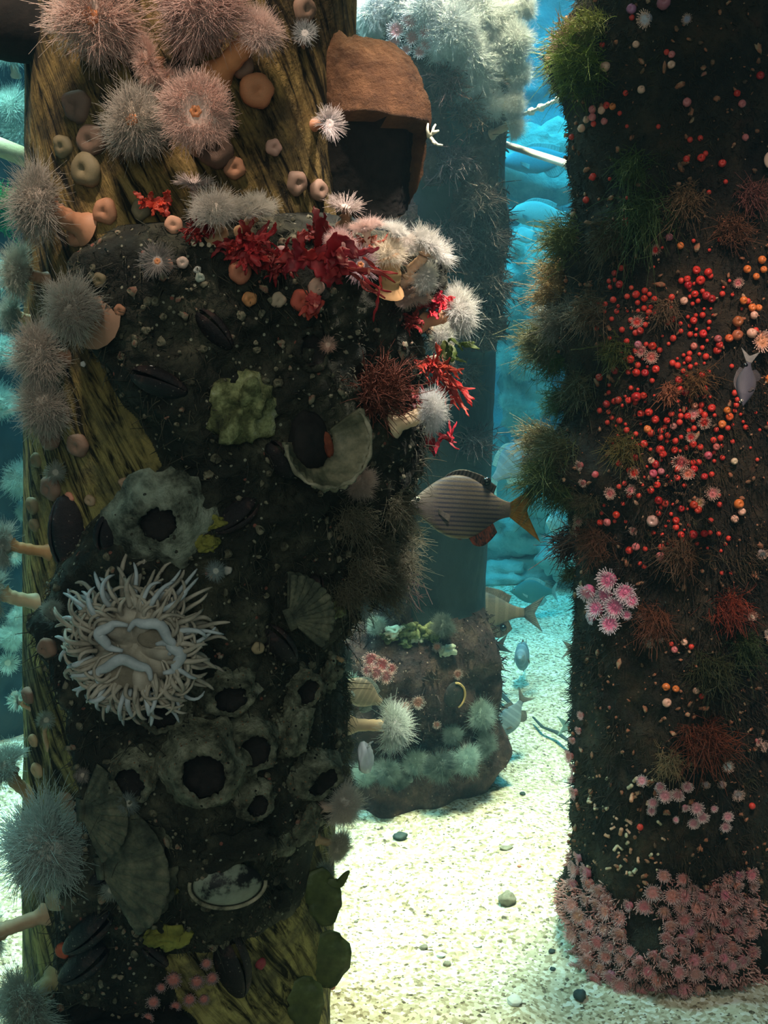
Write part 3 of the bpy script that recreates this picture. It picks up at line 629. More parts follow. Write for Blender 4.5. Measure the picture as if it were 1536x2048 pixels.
# ------------------------------------------------------------ shells and growth on the mussel bed
M_BARN = mottled('barnacle_plates', [(0.32, (0.02, 0.024, 0.016)), (0.43, (0.12, 0.125, 0.085)), (0.55, (0.27, 0.275, 0.19)), (0.68, (0.50, 0.49, 0.36))], 38, 0.75, 1.0, 110, 0.010, spots=[(120, 0.16, (0.30, 0.17, 0.09)), (75, .13, (.02, .02, .016))])
M_HOLE = mottled('shell_cavity_dark', [(0.3, (0.006, 0.006, 0.006)), (0.7, (0.02, 0.016, 0.014))], 60, 0.8, 0.3)
M_MUSSEL = mottled('mussel_shell', [(0.3, (0.008, 0.008, 0.009)), (0.55, (0.018, 0.014, 0.015)), (0.72, (0.08, 0.04, 0.034))], 45, 0.5, 0.9, 160, 0.003, spots=[(150, 0.14, (0.20, 0.17, 0.14))], spec=0.3)
M_SCALLOP = mottled('scallop_shell', [(0.3, (0.02, 0.025, 0.02)), (0.5, (0.09, 0.10, 0.07)), (0.62, (0.17, 0.17, 0.11)), (0.78, (0.30, 0.27, 0.18))], 36, 0.7, 0.9, 120, 0.006)
M_NACRE = mottled('shell_inside', [(0.32, (0.03, 0.035, 0.022)), (0.48, (0.12, 0.12, 0.075)), (0.62, (0.30, 0.26, 0.17)), (0.75, (0.48, 0.40, 0.28))], 22, 0.45, 0.4, 80, 0.003)
M_PALE = mottled('pale_shell', [(0.42, (0.012, 0.012, 0.012)), (0.47, (0.22, 0.25, 0.19)), (0.7, (0.38, 0.41, 0.32))], 13, 0.5, 0.3, 80, 0.002)
M_ROCKY = mottled('greenish_rock', [(0.32, (0.02, 0.024, 0.012)), (0.46, (0.11, 0.125, 0.05)), (0.58, (0.30, 0.33, 0.15)), (0.72, (0.52, 0.55, 0.38))], 40, 0.8, 0.9, 90, 0.006)
M_SPONGE = mottled('brown_sponge', [(0.3, (0.07, 0.03, 0.013)), (0.55, (0.15, 0.066, 0.027)), (0.75, (0.26, 0.125, 0.055))], 30, 0.9, 1.0, 140, 0.009)
M_BLACK = mottled('near_black', [(0.3, (0.006, 0.005, 0.004)), (0.7, (0.016, 0.012, 0.009))], 60, 0.9, 0.5, 120, 0.003)
M_FLOWER = mottled('flower_anemone_skin', [(0.3, (0.22, 0.20, 0.16)), (0.55, (0.42, 0.37, 0.30)), (0.8, (0.58, 0.53, 0.45))], 30, 0.45, 0.2)
M_BLUISH = mottled('bluish_white_rim', [(0.3, (0.34, 0.38, 0.40)), (0.7, (0.58, 0.63, 0.66))], 40, 0.4, 0.2)
def spot_at(pile, px, py, out=0.0, tilt=(0, 0, 0), roll=0.0):
    """location, turn (X across, Y up, Z outward) and metres per picture pixel at a surface point"""
    p, n = pile.hit(px, py, out); f = nrm(n + np.asarray(tilt, float)); return p, zquat(f, roll), px_size(p, 1), n
def at_root(name, p, q, label, cat, group=None): return empty(name, p, label, cat, group, q)

def barnacle(px, py, R, hole, tall, label, sq=1.0, roll=0.0, seed=0, tilt=(0, 0, 0), mat=None):
    p, q, k, n = spot_at(NEAR, px, py, -0.006, tilt, roll); root = at_root('giant_barnacle', p, q, label, 'barnacle', 'giant barnacles on the mussel bed')
    na = 48; a = np.arange(na) * 2 * PI / na; r = np.random.default_rng(seed)
    pl = 1 + 0.07 * np.sin(6 * a + seed) + 0.05 * np.abs(np.sin(3 * a + seed)) + 0.03 * r.normal(0, 1, na)
    rimw = 1 + 0.10 * np.abs(np.sin(3 * a + seed)) + 0.04 * r.normal(0, 1, na)
    def ring(rad, z, w, zz=0.0):
        return np.stack([rad * w * np.cos(a), rad * sq * w * np.sin(a), z + zz * r.normal(0, 1, na) + 0 * a], -1)
    rows = [ring(R * 1.15, -tall * .2, pl), ring(R, tall * .12, pl, 1.2), ring(R * .86, tall * .45, pl, 1.2), ring(R * .5 + hole * .62, tall * .75, (pl + rimw) / 2, 1.4), ring(hole * 1.28, tall, rimw, tall * .045), ring(hole * 1.06, tall * 1.0, rimw, 1.0), ring(hole * .98, tall * .8, rimw)]
    S = np.array(rows) * k; S = np.concatenate([S, S[:, :1]], 1)
    S = S + 0.0030 * fbm(S, 110, 3, seed)[..., None] + np.stack([0 * S[..., 0], 0 * S[..., 0], 0.006 * fbm(S, 45, 3, seed + 5)], -1)
    G().sheet(S[:, ::-1]).build('shell_wall', mat or M_BARN, root)
    g = G(); C = np.array([ring(hole * .98, tall * .8, rimw), ring(hole * .94, tall * .62, rimw), ring(hole * .7, tall * .46, rimw), ring(hole * .02, tall * .44, rimw)]) * k
    g.sheet(np.concatenate([C, C[:, :1]], 1)[:, ::-1]).build('mouth_cavity', M_HOLE, root); return root  # near-black lining and raised floor put the hole's shade into colour
def mussel(px, py, ln, wd, roll, label, gape=0.06, out=0.004, pile=None, tilt=(0, 0, 0)):
    p, q, k, n = spot_at(pile or NEAR, px, py, out, tilt, roll); root = at_root('mussel', p, q, label, 'mussel', 'mussels on the piling')
    t = np.linspace(0, 1, 26); w = np.sin(PI * t ** 0.75) ** 0.62 * (0.55 + 0.45 * t); ang = np.linspace(0, PI, 14)
    for s in (1, -1):                    # two valves, hinged at the narrow end
        X = s * np.sin(ang)[None, :] * w[:, None] * wd * 0.42; Z = np.cos(ang)[None, :] * w[:, None] * wd * 0.5
        Y = (t[:, None] - .5) * ln + 0 * X; X = X + s * (gape * wd * t[:, None] ** 1.5 + 0.3)
        P = np.stack([X, Y, Z], -1); P = P + 0.35 * np.sin(t * 60)[:, None, None] * np.stack([s * np.sin(ang), 0 * ang, np.cos(ang)], -1)[None]
        P = np.stack([P[..., 2] * 0.35 + P[..., 0], P[..., 1], P[..., 2]], -1) * k
        G().plate(P if s < 0 else P[:, ::-1], 1.6 * k).build('valve', M_MUSSEL, root)
    return root
def flower_anemone():
    p, q, k, n = spot_at(NEAR, 296, 1255, 0.05, (0, -.3, .12)); root = at_root('flower_anemone', p, q, 'large white anemone with ribbon-like tentacles and folded mouth disc', 'anemone')
    r = np.random.default_rng(4)
    # folded oral disc: five lobes rolled outward around the mouth
    a = np.linspace(0, 2 * PI, 121); rr = np.linspace(0, 1, 22)
    A, Rr = np.meshgrid(a, rr); lob = 0.5 + 0.5 * np.cos(5 * A + .6)
    rad = Rr * (62 + 26 * lob); z = 30 + 26 * Rr * lob * np.sin(Rr * PI * .9) - 26 * (1 - Rr) ** 3 - 34 * Rr ** 2 * (1 - lob) + 4 * np.sin(11 * A) * Rr ** 3
    P = np.stack([rad * np.cos(A) - 5, rad * np.sin(A) - 6, z], -1) * k
    d = G().plate(P, 4 * k).build('oral_disc', M_FLOWER, root)
    # pale rolled rim lobes like open lips
    for (cx, cy, w, h, rot, zz) in ((-22, -52, 52, 36, 0.05, 46), (38, 22, 46, 34, -.55, 44), (66, -22, 30, 34, -1.35, 40), (-36, 20, 26, 40, 1.35, 42)):
        t = np.linspace(-0.12, PI + 0.12, 30); pts = np.stack([w * np.cos(t), h * np.sin(t) - 12 + 4 * np.sin(5 * t), 6 * np.sin(t)], -1)
        c, s = math.cos(rot), math.sin(rot); pts = np.stack([cx + pts[:, 0] * c - pts[:, 1] * s, cy + pts[:, 0] * s + pts[:, 1] * c, zz + pts[:, 2]], -1)
        w2 = 10 * np.sin(np.linspace(0.25, PI - .25, 30)) + 1.5
        G().tube(pts * k, w2 * k, 10).build('lip', M_BLUISH, root)
    for (cx, cy, w, h) in ((-20, -62, 44, 26), (40, 12, 36, 20)):   # the throat hollows behind the lips
        g = G(); g.ball((0, 0, 0), (1, 1, .4), 20, 10); g.V = [v * np.array([w, h, 20]) * k + np.array([cx, cy, 34]) * k for v in g.V]; g.build('throat', mottled('throat_skin', [(0.3, (.13, .11, .08)), (.7, (.28, .24, .18))], 30), root)
    # ribbon tentacles in three whorls
    t = np.linspace(0, 1, 12)
    for w_, (n_, r0, L0, z0, up) in enumerate(((34, 84, 62, 26, 30), (32, 96, 66, 14, 12), (34, 100, 72, 0, -6))):
        for i in range(n_):
            th = 2 * PI * (i + .5 * w_) / n_ + r.normal(0, .05); L = L0 * r.uniform(.82, 1.2) * (1.12 if math.sin(th) > 0.2 else 1.0)
            sw = r.normal(0, .55); hook = r.choice([0, 1.6, 2.6, 4.0]) * r.choice([-1, 1])
            hd = th + sw * t + hook * np.maximum(t - .6, 0) ** 1.0
            st = L / 11; x = r0 * math.cos(th) - 5 + np.concatenate([[0], np.cumsum(np.cos(hd[:-1]) * st)]); y = r0 * math.sin(th) - 8 + np.concatenate([[0], np.cumsum(np.sin(hd[:-1]) * st)])
            z = z0 + up * np.sin(t * PI * .8) - 26 * t ** 2 + 5 * np.sin(t * 7 + i)
            rad = 5.4 * (1 - .52 * t ** 2) * r.uniform(.85, 1.15); rad[-1] *= .55
            g = G().tube(np.stack([x, y, z], -1) * k, rad * k, 8); g.build('tentacle', M_FLOWER if r.uniform() < .6 else M_BLUISH, root)
    N = 130; ph = r.uniform(0, 2 * PI, N); L = r.uniform(34, 62, N); r0 = r.uniform(66, 104, N); a2 = ph + r.normal(0, .3, N); tt = np.linspace(0, 1, 9)
    cu = r.normal(0, 1.2, N)[:, None] * tt ** 2; X = (r0 * np.cos(ph))[:, None] + L[:, None] * tt * np.cos(a2[:, None] + cu) - 5; Y = (r0 * np.sin(ph))[:, None] + L[:, None] * tt * np.sin(a2[:, None] + cu) - 8
    Zz = (34 - (r0 - 66) * .8)[:, None] + 26 * np.sin(tt * PI * .75)[None] - 14 * tt ** 2; V, Q = bulk_tubes(np.stack([X, Y, Zz], -1) * k, (4.8 * (1 - .5 * tt ** 2) * k)[None] * np.ones((N, 1)), 6)
    o = ob('inner_tentacles', raw_mesh('inner_tentacles', V, Q), M_FLOWER, root); o['kind'] = 'stuff'
    g = G().lathe([(0, -80), (80, -80), (72, -50), (66, -20), (96, 10), (60, 22), (0, 10)], 30); g.xform(np.diag([k, k, k, 1])); g.build('stalk', M_FLOWER, root)

def open_scallop():
    p, q, k, n = spot_at(NEAR, 618, 880, 0.030, (0, -.25, .15), 0.12); root = at_root('open_scallop_shell', p, q, 'gaping rock scallop shell with pale crescent rim', 'scallop')
    a = np.linspace(PI * .93, 2 * PI + .62, 60); rr = np.linspace(0.42, 1.12, 12); A, Rr = np.meshgrid(a, rr)
    ru = 1 + .03 * np.sin(26 * A) * Rr ** 3 + 0.05 * np.sin(3 * A)
    P = np.stack([84 * Rr * np.cos(A) * ru, 80 * Rr * np.sin(A) * ru, -34 + 50 * Rr ** 2.2 + 0 * A], -1) * k
    v = G().plate(P, 7 * k).build('cupped_valve', M_NACRE, root)
    t = np.linspace(PI * .95, 2 * PI + .60, 50); pts = np.stack([93 * np.cos(t), 88 * np.sin(t) + 2 * np.sin(17 * t), 30 + 0 * t], -1)
    G().tube(pts * k, (4.0 + 1.5 * np.sin(9 * t)) * k, 8).build('frilled_rim', M_PALE_RIM, root)
    g = G().ball((-26 * k, 6 * k, -8 * k), (44 * k, 58 * k, 26 * k), 28, 18, .15, 4); g.build('dark_body', M_HOLE, root)
    G().ball((4 * k, -6 * k, 14 * k), (9 * k, 26 * k, 6 * k), 14, 10, .3, 5).build('red_mantle', mottled('red_mantle', [(.3, (.10, .02, .012)), (.7, (.28, .07, .03))], 60), root)
M_PALE_RIM = mottled('pale_shell_edge', [(0.35, (0.06, 0.06, 0.04)), (0.5, (0.26, 0.24, 0.16)), (0.7, (0.52, 0.44, 0.32))], 40, 0.6, 0.5, 120, 0.003)
def fan_scallop(px, py, R, roll, label, mat=None):
    p, q, k, n = spot_at(NEAR, px, py, 0.008, (0, -.3, .1), roll); root = at_root('ribbed_scallop', p, q, label, 'scallop', 'ribbed scallops low on the piling')
    a = np.linspace(-1.15, 1.15, 150); rr = np.linspace(0.02, 1, 26); A, Rr = np.meshgrid(a, rr)
    rib = np.abs(np.sin(A * 16)); rad = R * Rr * (1 + .03 * rib)
    P = np.stack([rad * np.cos(A), rad * np.sin(A), 22 * np.sin(Rr * PI * .62) * np.cos(A * .95) + 5.5 * (rib - .5) * Rr + 1.2 * np.sin(Rr * 40)], -1) * k
    G().plate(P, 3 * k).build('upper_valve', mat or M_SCALLOP, root)
    P2 = P * np.array([1.03, 1.03, -.45]); P2[..., 2] -= 3 * k; G().plate(P2, 3 * k).build('lower_valve', mat or M_SCALLOP, root)
    g = G(); V = np.array([[-6, -24, 2], [10, -22, 6], [12, 22, 6], [-6, 24, 2]]); X = np.array([[V[0], V[1]], [(V[0] + V[3]) / 2, (V[1] + V[2]) / 2], [V[3], V[2]]]); g.plate(X * k, 6 * k).build('hinge_ear', mat or M_SCALLOP, root)
def oval_shell():
    p, q, k, n = spot_at(NEAR, 450, 1755, 0.016, (0, -.35, .25), -.10); root = at_root('oval_limpet_shell', p, q, 'pale oval limpet shell blotched dark, with a raised lower rim', 'shell')
    a = np.linspace(0, 2 * PI, 61); rr = np.linspace(0.01, 1, 16); A, Rr = np.meshgrid(a, rr)
    P = np.stack([68 * Rr * np.cos(A), 42 * Rr * np.sin(A), 20 * (1 - Rr ** 2) + 0 * A], -1) * k; G().plate(P, 3 * k).build('shell_top', M_PALE, root)
    t = np.linspace(PI * .95, PI * 2.03, 40); G().tube(np.stack([76 * np.cos(t), 48 * np.sin(t), 2 + 0 * t], -1) * k, 4 * k, 8).build('shell_rim', M_PALE_RIM, root)
def rock_piece(px, py, R, label, seed, mat=None, sq=(1, 1, .7), name='crusted_rock', cat='rock', group=None, pile=None):
    p, q, k, n = spot_at(pile or NEAR, px, py, 0.0); g = G().ball((0, 0, 0), np.array(sq) * R * k, 34, 24, .55, seed)
    V = np.vstack(g.V); g.V = [V * (1 + .12 * fbm(V / k / R, 3.5, 3, seed)[:, None])]
    o = g.build(name, mat or M_ROCKY); o.location = p; o.rotation_mode = 'QUATERNION'; o.rotation_quaternion = q; return tag(o, label, cat, group)

def bed_things():
    barnacle(320, 1042, 92, 33, 44, 'giant barnacle with pale grey plates around a star-shaped black hole', .95, .2, 3, mat=mottled('pale_barnacle_plates', [(0.36, (0.03, 0.035, 0.025)), (0.46, (0.15, 0.17, 0.125)), (0.58, (0.34, 0.38, 0.29)), (0.72, (0.50, 0.54, 0.43))], 30, .7, 1.0, 90, .010, spots=[(70, .16, (.05, .05, .035))]))
    barnacle(408, 1535, 78, 39, 66, 'largest barnacle, diamond shaped with round black mouth', 1.08, .5, 5, (0, -.3, .1))
    barnacle(500, 1490, 54, 30, 50, 'barnacle just above and beside the largest diamond barnacle', 1.05, .1, 7)
    barnacle(455, 1388, 58, 32, 44, 'barnacle with notched black mouth below the white flower anemone', .8, .0, 9)
    barnacle(265, 1555, 50, 29, 44, 'shadowed barnacle beside the lower yellow wood', 1.05, 0, 11)
    barnacle(630, 1552, 62, 37, 40, 'wide-mouthed barnacle at the edge below the white slug', .72, .05, 13, (.2, -.3, -.2))
    barnacle(602, 1378, 42, 23, 34, 'tilted barnacle high on the outer edge of the lower bed', 1.1, -.4, 15)
    barnacle(512, 1606, 40, 19, 30, 'small barnacle under the row of barnacle mouths', 1.1, 0, 17)
    barnacle(325, 1425, 52, 30, 30, 'dark-mouthed barnacle hidden under the white flower anemone', .8, 0, 19)
    barnacle(622, 700, 48, 30, 22, 'old broken barnacle forming a dark hollow under the ledge', 1.0, .3, 21, mat=M_CRUST)
    mussel(146, 1070, 168, 96, PI + .12, 'tall upright reddish black mussel on bare wood'); mussel(222, 1062, 90, 74, PI - .2, 'short round dark mussel between the tall mussel and pale barnacle')
    mussel(178, 1862, 150, 70, -.85, 'upper of two long dark mussels low on the wood'); mussel(170, 1925, 150, 72, -.9, 'lower of two long dark mussels low on the wood')
    mussel(462, 1925, 160, 92, .18, 'big black mussel beside the small pink cluster'); mussel(312, 1908, 66, 46, .8, 'small black mussel above the small pink cluster')
    mussel(205, 1752, 60, 34, -1.1, 'small open black shell at the tip of the ribbed scallop'); mussel(172, 1622, 46, 26, 1.2, 'tiny black mussel above the ribbed scallop')
    mussel(560, 920, 90, 60, .5, 'dark mussel tucked under the open scallop', out=.0); mussel(470, 1030, 110, 70, -1.0, 'shadowed mussel in the middle of the dark bed', out=.0)
    mussel(320, 765, 120, 76, 1.2, 'black mussel in the deep shade under the ledge', out=.004); mussel(430, 660, 100, 60, .7, 'dim mussel high under the ledge', out=.0)
    mussel(560, 1290, 110, 66, .6, 'dark mussel beside the white flower anemone tentacles', out=.0); mussel(620, 1190, 90, 54, -.5, 'mossy mussel under the shaggy growth', out=.0)
    flower_anemone(); open_scallop(); oval_shell()
    fan_scallop(205, 1728, 150, .12, 'ribbed scallop shell opening toward the oval limpet shell'); fan_scallop(168, 1612, 110, .02, 'smaller ribbed shell under the shadowed barnacle')
    fan_scallop(570, 1235, 90, .35, 'greenish ribbed shell edge beside small teal anemone')
    rock_piece(492, 812, 58, 'square greenish encrusted barnacle lump in the middle of the bed', 3, None, (.9, 1.1, .7))
    rock_piece(512, 862, 22, 'pale glinting shell chip under the greenish lump', 5, M_PALE_RIM, (1.1, .6, .5))
    rock_piece(430, 1045, 20, 'upper yellow green sponge knob beside the pale barnacle', 7, YEL, (1.1, .8, .6), 'yellow_sponge', 'sponge'); rock_piece(412, 1085, 22, 'lower yellow green sponge knob beside the pale barnacle', 9, YEL, (1.1, .8, .6), 'yellow_sponge', 'sponge')
    rock_piece(330, 1778, 26, 'yellow sponge streak beside the oval limpet shell', 11, YEL, (1.5, .5, .5), 'yellow_sponge', 'sponge')
    rock_piece(335, 1868, 34, 'olive sponge ring above the small pink cluster', 12, YEL, (1.2, .8, .5), 'yellow_sponge', 'sponge')
    rock_piece(560, 1800, 26, 'brown stub knob on the wood beside the oval limpet shell', 14, M_CRUST, (.9, 1, .8)); rock_piece(660, 1220, 30, 'green grey lump under the shaggy growth', 15, M_ROCKY, (1.3, .6, .7)); rock_piece(655, 1345, 36, 'mossy green lump on the outer edge of the lower bed', 18, M_BARN, (.9, 1.1, .6)); rock_piece(585, 1460, 40, 'mottled crusty lump between barnacle mouths and white slug', 19, M_BARN, (1.0, 1.2, .6))
    rock_piece(560, 1690, 40, 'grey green barnacle crust on the lower wood', 22, M_BARN, (1.3, .8, .4)); rock_piece(470, 1700, 44, 'dark crusted lump above the oval limpet shell', 23, M_CRUST, (1.6, .8, .5)); rock_piece(620, 1640, 40, 'brown crusted lump at the outer edge below the wide barnacle', 24, M_BARN, (1.0, .9, .5))
    rock_piece(255, 2062, 90, 'black rounded rock cut by the bottom edge', 41, M_BLACK, (1.3, .45, .6))
    # white slug
    p, q, k, n = spot_at(NEAR, 690, 1510, .030, (.4, -.4, 0), .25); root = at_root('white_sea_slug', p, q, 'smooth white oval slug on the edge of the lower bed', 'slug')
    G().ball((0, 0, 0), (22 * k, 38 * k, 15 * k), 24, 18, .22, 8).build('body', M_SLUG, root)
    for s in (-1, 1): G().tube(np.array([[s * 5, 26, 8], [s * 7, 33, 14], [s * 8, 36, 19]]) * k, np.array([2.4, 2, 1.2]) * k, 6).build('feeler', M_BLUISH, root)
M_SLUG = mottled('slug_skin', [(.3, (.70, .76, .82)), (.7, (.88, .92, .96))], 30, .4, .1)
YEL = mottled('yellow_green_sponge', [(0.3, (0.10, 0.10, 0.02)), (0.6, (0.30, 0.29, 0.06)), (.8, (.42, .40, .12))], 40, .9, .8, 120, .004)
bed_things()
def grit():
    r = np.random.default_rng(8); g = G(); n = 0
    while n < 1500:
        th, z = math.radians(r.uniform(-55, 120)), r.uniform(.05, 1.45); py = float(NEAR.py_of(np.array([z]))[0]); h = float(off_near(np.array([th]), np.array([py]), np.array([z]))[0])
        if h < .015: continue
        n += 1; p = NEAR.surf(np.array([th]), np.array([z]))[0]; s = .0012 + .0034 * r.uniform() ** 3; q = r.normal(0, 1, 3); b = G()
        if r.uniform() < .5: b.ball((0, 0, 0), (s * 1.5, s, s * .7), 8, 6, .4, n)
        else: b.lathe([(s * 1.5, -s * .4), (s * 1.1, s * .6), (s * .62, s * 1.1), (s * .5, s * .5), (0, s * .2)], 9, 1 + .15 * r.normal(0, 1, 9))
        f = nrm(np.array([math.sin(th), -math.cos(th), 0]) + r.normal(0, .4, 3)); M = zquat(f, q[0] * 3).to_matrix().to_4x4(); M.translation = Vector(p); b.xform(M); g.add(b.V[0], b.Q[0])
    m = mottled('shell_grit', [(.30, (.02, .02, .016)), (.46, (.10, .095, .06)), (.56, (.24, .22, .15)), (.64, (.22, .09, .06)), (.74, (.45, .44, .34))], 42, .7, .5, 200, .003)
    tag(g.build('shell_grit', m), 'tiny barnacles and broken shell bits crusting the mussel bed', 'shells', kind='stuff')
grit()

# ------------------------------------------------------------ brown sponge-covered stub of timber, its sprig, the dark beam end
def stub():
    D = 1.44; c = at_depth(730, 252, D); k = px_size(c, 1); f = nrm(np.array([.22, -1, .05])); q = zquat(f)
    root = at_root('sponge_covered_stub', c, q, 'brown sponge-covered stub with black face jutting from the yellow brown piling', 'sponge')
    u = np.linspace(0, 2 * PI, 130); v = np.linspace(0, PI, 90); U, V = np.meshgrid(u, v)
    P = np.stack([np.sin(V) * np.cos(U), np.cos(V), -np.sin(V) * np.sin(U)], -1)      # unit ball, Y up, Z to the viewer
    P = np.sign(P) * np.abs(P) ** np.array([.78, .86, .8])
    X = P[..., 0] * 112 + 14; Y = P[..., 1] * 172 - 10; Z = P[..., 2] * 118
    X = X + 16 * np.maximum(-Y / 172, 0) * 0 - 26 * np.maximum(Y / 172, 0) ** 2 + 10 * np.maximum(-Y / 172, 0)
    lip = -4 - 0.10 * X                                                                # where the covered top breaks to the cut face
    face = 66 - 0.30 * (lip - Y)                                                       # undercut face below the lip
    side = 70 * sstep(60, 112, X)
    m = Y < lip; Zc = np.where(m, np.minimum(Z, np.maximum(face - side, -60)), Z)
    Q = np.stack([X, Y, Zc], -1); nn = nrm(Q); b = 3.2 * fbm(Q, .045, 4, 3) + 2.4 * fbm(Q, .16, 2, 5)
    Q = (Q + nn * b[..., None]) * k
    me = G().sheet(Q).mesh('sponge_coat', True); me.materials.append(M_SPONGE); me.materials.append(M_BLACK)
    onface = (m & (Z > face - side - 6) & (X < 96)); kf = (onface[:-1, :-1] & onface[1:, 1:]).astype(np.int32); me.polygons.foreach_set('material_index', kf.ravel()); ob('log_end', me, None, root)  # faces below the lip take the near-black material
    g = G().ball((0, 0, 0), (1, 1, 1), 60, 44); V_ = g.V[0] * np.array([62, 88, 64]); V_ = V_ * (1 + .07 * fbm(V_, .03, 4, 12)[:, None] + .02 * fbm(V_, .15, 2, 4)[:, None]); g.V = [(V_ + np.array([-72, 92, 6])) * k]
    g.build('sponge_lobe', M_SPONGE, root)
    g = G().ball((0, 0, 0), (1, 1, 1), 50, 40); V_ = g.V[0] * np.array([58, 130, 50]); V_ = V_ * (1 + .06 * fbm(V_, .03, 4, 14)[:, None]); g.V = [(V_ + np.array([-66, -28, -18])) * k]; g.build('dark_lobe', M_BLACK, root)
    s = empty('white_coral_sprig', at_depth(858, 275, D - .03), 'tiny white branching sprig on the side of the brown sponge stub', 'coral', None, q)
    for pts in ([(0, 0, 0), (6, 8, 4), (8, 18, 6), (12, 24, 6)], [(2, 2, 0), (8, -8, 4), (16, -14, 6), (26, -15, 6)], [(6, 8, 4), (13, 10, 8), (18, 12, 8)], [(0, 0, 0), (-4, 14, 2), (-3, 26, 4)], [(8, -8, 4), (10, -14, 6)]):
        G().tube(np.array(pts) * k, np.linspace(4.2, 1.8, len(pts)) * k, 8).build('branch', M_CREAMY, s)
M_CREAMY = mottled('cream_calcareous', [(.3, (.62, .58, .40)), (.7, (.85, .82, .66))], 60, .6, .3)
def beams():
    b, n = NEAR.hit(110, 40); a = at_depth(-60, 30, 1.36); c = np.array([b[0] - .03, 1.40, a[2] - 0.01])
    root = empty('crossbeam', a, 'black crossbeam end entering behind the largest pink puff', 'beam'); d = c - a; L = np.linalg.norm(d)
    g = G(); t = np.linspace(0, 1, 30); P = np.outer(t, d) ; r = np.full(30, .042) + .002 * fbm(np.stack([t * 9, t, t], -1), 1, 2, 3); r[-3:] *= [.985, .95, .88]; g.tube(P, r, 40); g.build('beam_shaft', M_BLACK, root)
    g = G().tube(np.array([d * .93, d * .97]), .046, 40); g.build('end_band', M_BLACK, root)
stub(); beams()
# ------------------------------------------------------------ seaweed
def ribbon(g, pts, w, th=0.0007, ruffle=0.0, seed=0, fw=None, wob=.28):
    """a leafy blade along 3-D points"""
    pts = np.asarray(pts, float); n = 14; t = np.linspace(0, 1, len(pts)); s = np.linspace(0, 1, n)
    P = np.stack([np.interp(s, t, pts[:, i]) for i in range(3)], -1); T = nrm(np.gradient(P, axis=0))
    f = np.array([0.25, -1, .2]) if fw is None else np.asarray(fw, float); B = nrm(np.cross(T, f)); Nn = np.cross(B, T)
    wd = w * np.clip(np.sin(PI * (0.12 + 0.84 * s)) ** .7, .15, 1) * (1 + wob * np.sin(s * 23 + seed * 1.7)); x = np.linspace(-1, 1, 7)
    S = P[:, None] + B[:, None] * (x[None, :, None] * wd[:, None, None]) + Nn[:, None] * (ruffle * w * np.sin(s[:, None] * 14 + seed + 2 * x[None])[..., None] * np.abs(x)[None, :, None])
    g.plate(S, th); return g
def spray_pts(p, d, L, r, wig=.5):
    n = 7; P = [np.asarray(p, float)]; d = nrm(d)
    for i in range(n): d = nrm(d + r.normal(0, wig * .5, 3) + np.array([0, 0, -.06])); P.append(P[-1] + d * L / n)
    return np.array(P)
def seaweed(pile, px, py, n, L, dirs, w, col, label, seed, spread=.7, out=0.004, forks=2, cat='seaweed', name='red_seaweed', group='red seaweed on the ledge', ruffle=.35):
    p, nn = pile.hit(px, py, out); k = px_size(p, 1); r = np.random.default_rng(seed); root = empty(name, p, label, cat, group)
    n = int(n * 1.5)
    for i in range(n):
        d = nrm(np.asarray(dirs[i % len(dirs)], float) + r.normal(0, spread * .5, 3)); g = G()
        st = r.normal(0, 1, 3) * L * .18 * k * np.array([1, .2, .5]); P = spray_pts(st, d, L * k * r.uniform(.7, 1.15), r); ribbon(g, P, w * .62 * k * r.uniform(.6, 1.3), .0006, ruffle, i)
        for f in range(forks):
            j = r.integers(2, 6); P2 = spray_pts(P[j], P[j] - P[j - 1] + r.normal(0, .006, 3), L * k * r.uniform(.3, .6), r); ribbon(g, P2, w * .62 * k * r.uniform(.4, .75), .0006, ruffle, i + f)
        o = g.build('blade', M_FROND, root); o.color = (*[c * r.uniform(.75, 1.2) for c in col], 1)
    return root
def tuft(p, n, size, count, col, label, seed, rad=.0008, droop=.0, cat='seaweed', name='seaweed_tuft', group='bushy seaweed tufts', branch=3, spread=1.0, mat=None):
    r = np.random.default_rng(seed); K = 7; t = np.linspace(0, 1, K); N = int(count * 1.6); size = size * .80; rad = rad * .9
    d = nrm(np.asarray(n)[None] + r.normal(0, .55 * spread, (N, 3))); L = size * r.uniform(.5, 1.1, N)
    side = r.normal(0, 1, (N, 3)); start = r.normal(0, size * .26, (N, 3))
    P = start[:, None] + d[:, None] * (t * L[:, None])[..., None] + side[:, None] * (t[None, :, None] ** 2) * L[:, None, None] * .35; P[..., 2] -= droop * (t ** 2)[None] * L[:, None]
    R = rad * (1.1 - .7 * t)[None] * np.ones((N, 1)); PP, RR = [P], [R]
    for b in range(branch):
        j = r.integers(2, 5, N); s = P[np.arange(N), j]; dd = nrm(d + r.normal(0, .8, (N, 3))); l2 = L * r.uniform(.2, .45, N)
        PP.append(s[:, None] + dd[:, None] * (t * l2[:, None])[..., None] + np.roll(side, 1, 0)[:, None] * (t[None, :, None] ** 2) * l2[:, None, None] * .3); RR.append(R * .75)
    V, Q = bulk_tubes(np.concatenate(PP), np.concatenate(RR), 3)
    o = ob(name, raw_mesh(name, V, Q), mat or M_FROND, None, p, col); return tag(o, label, cat, group)
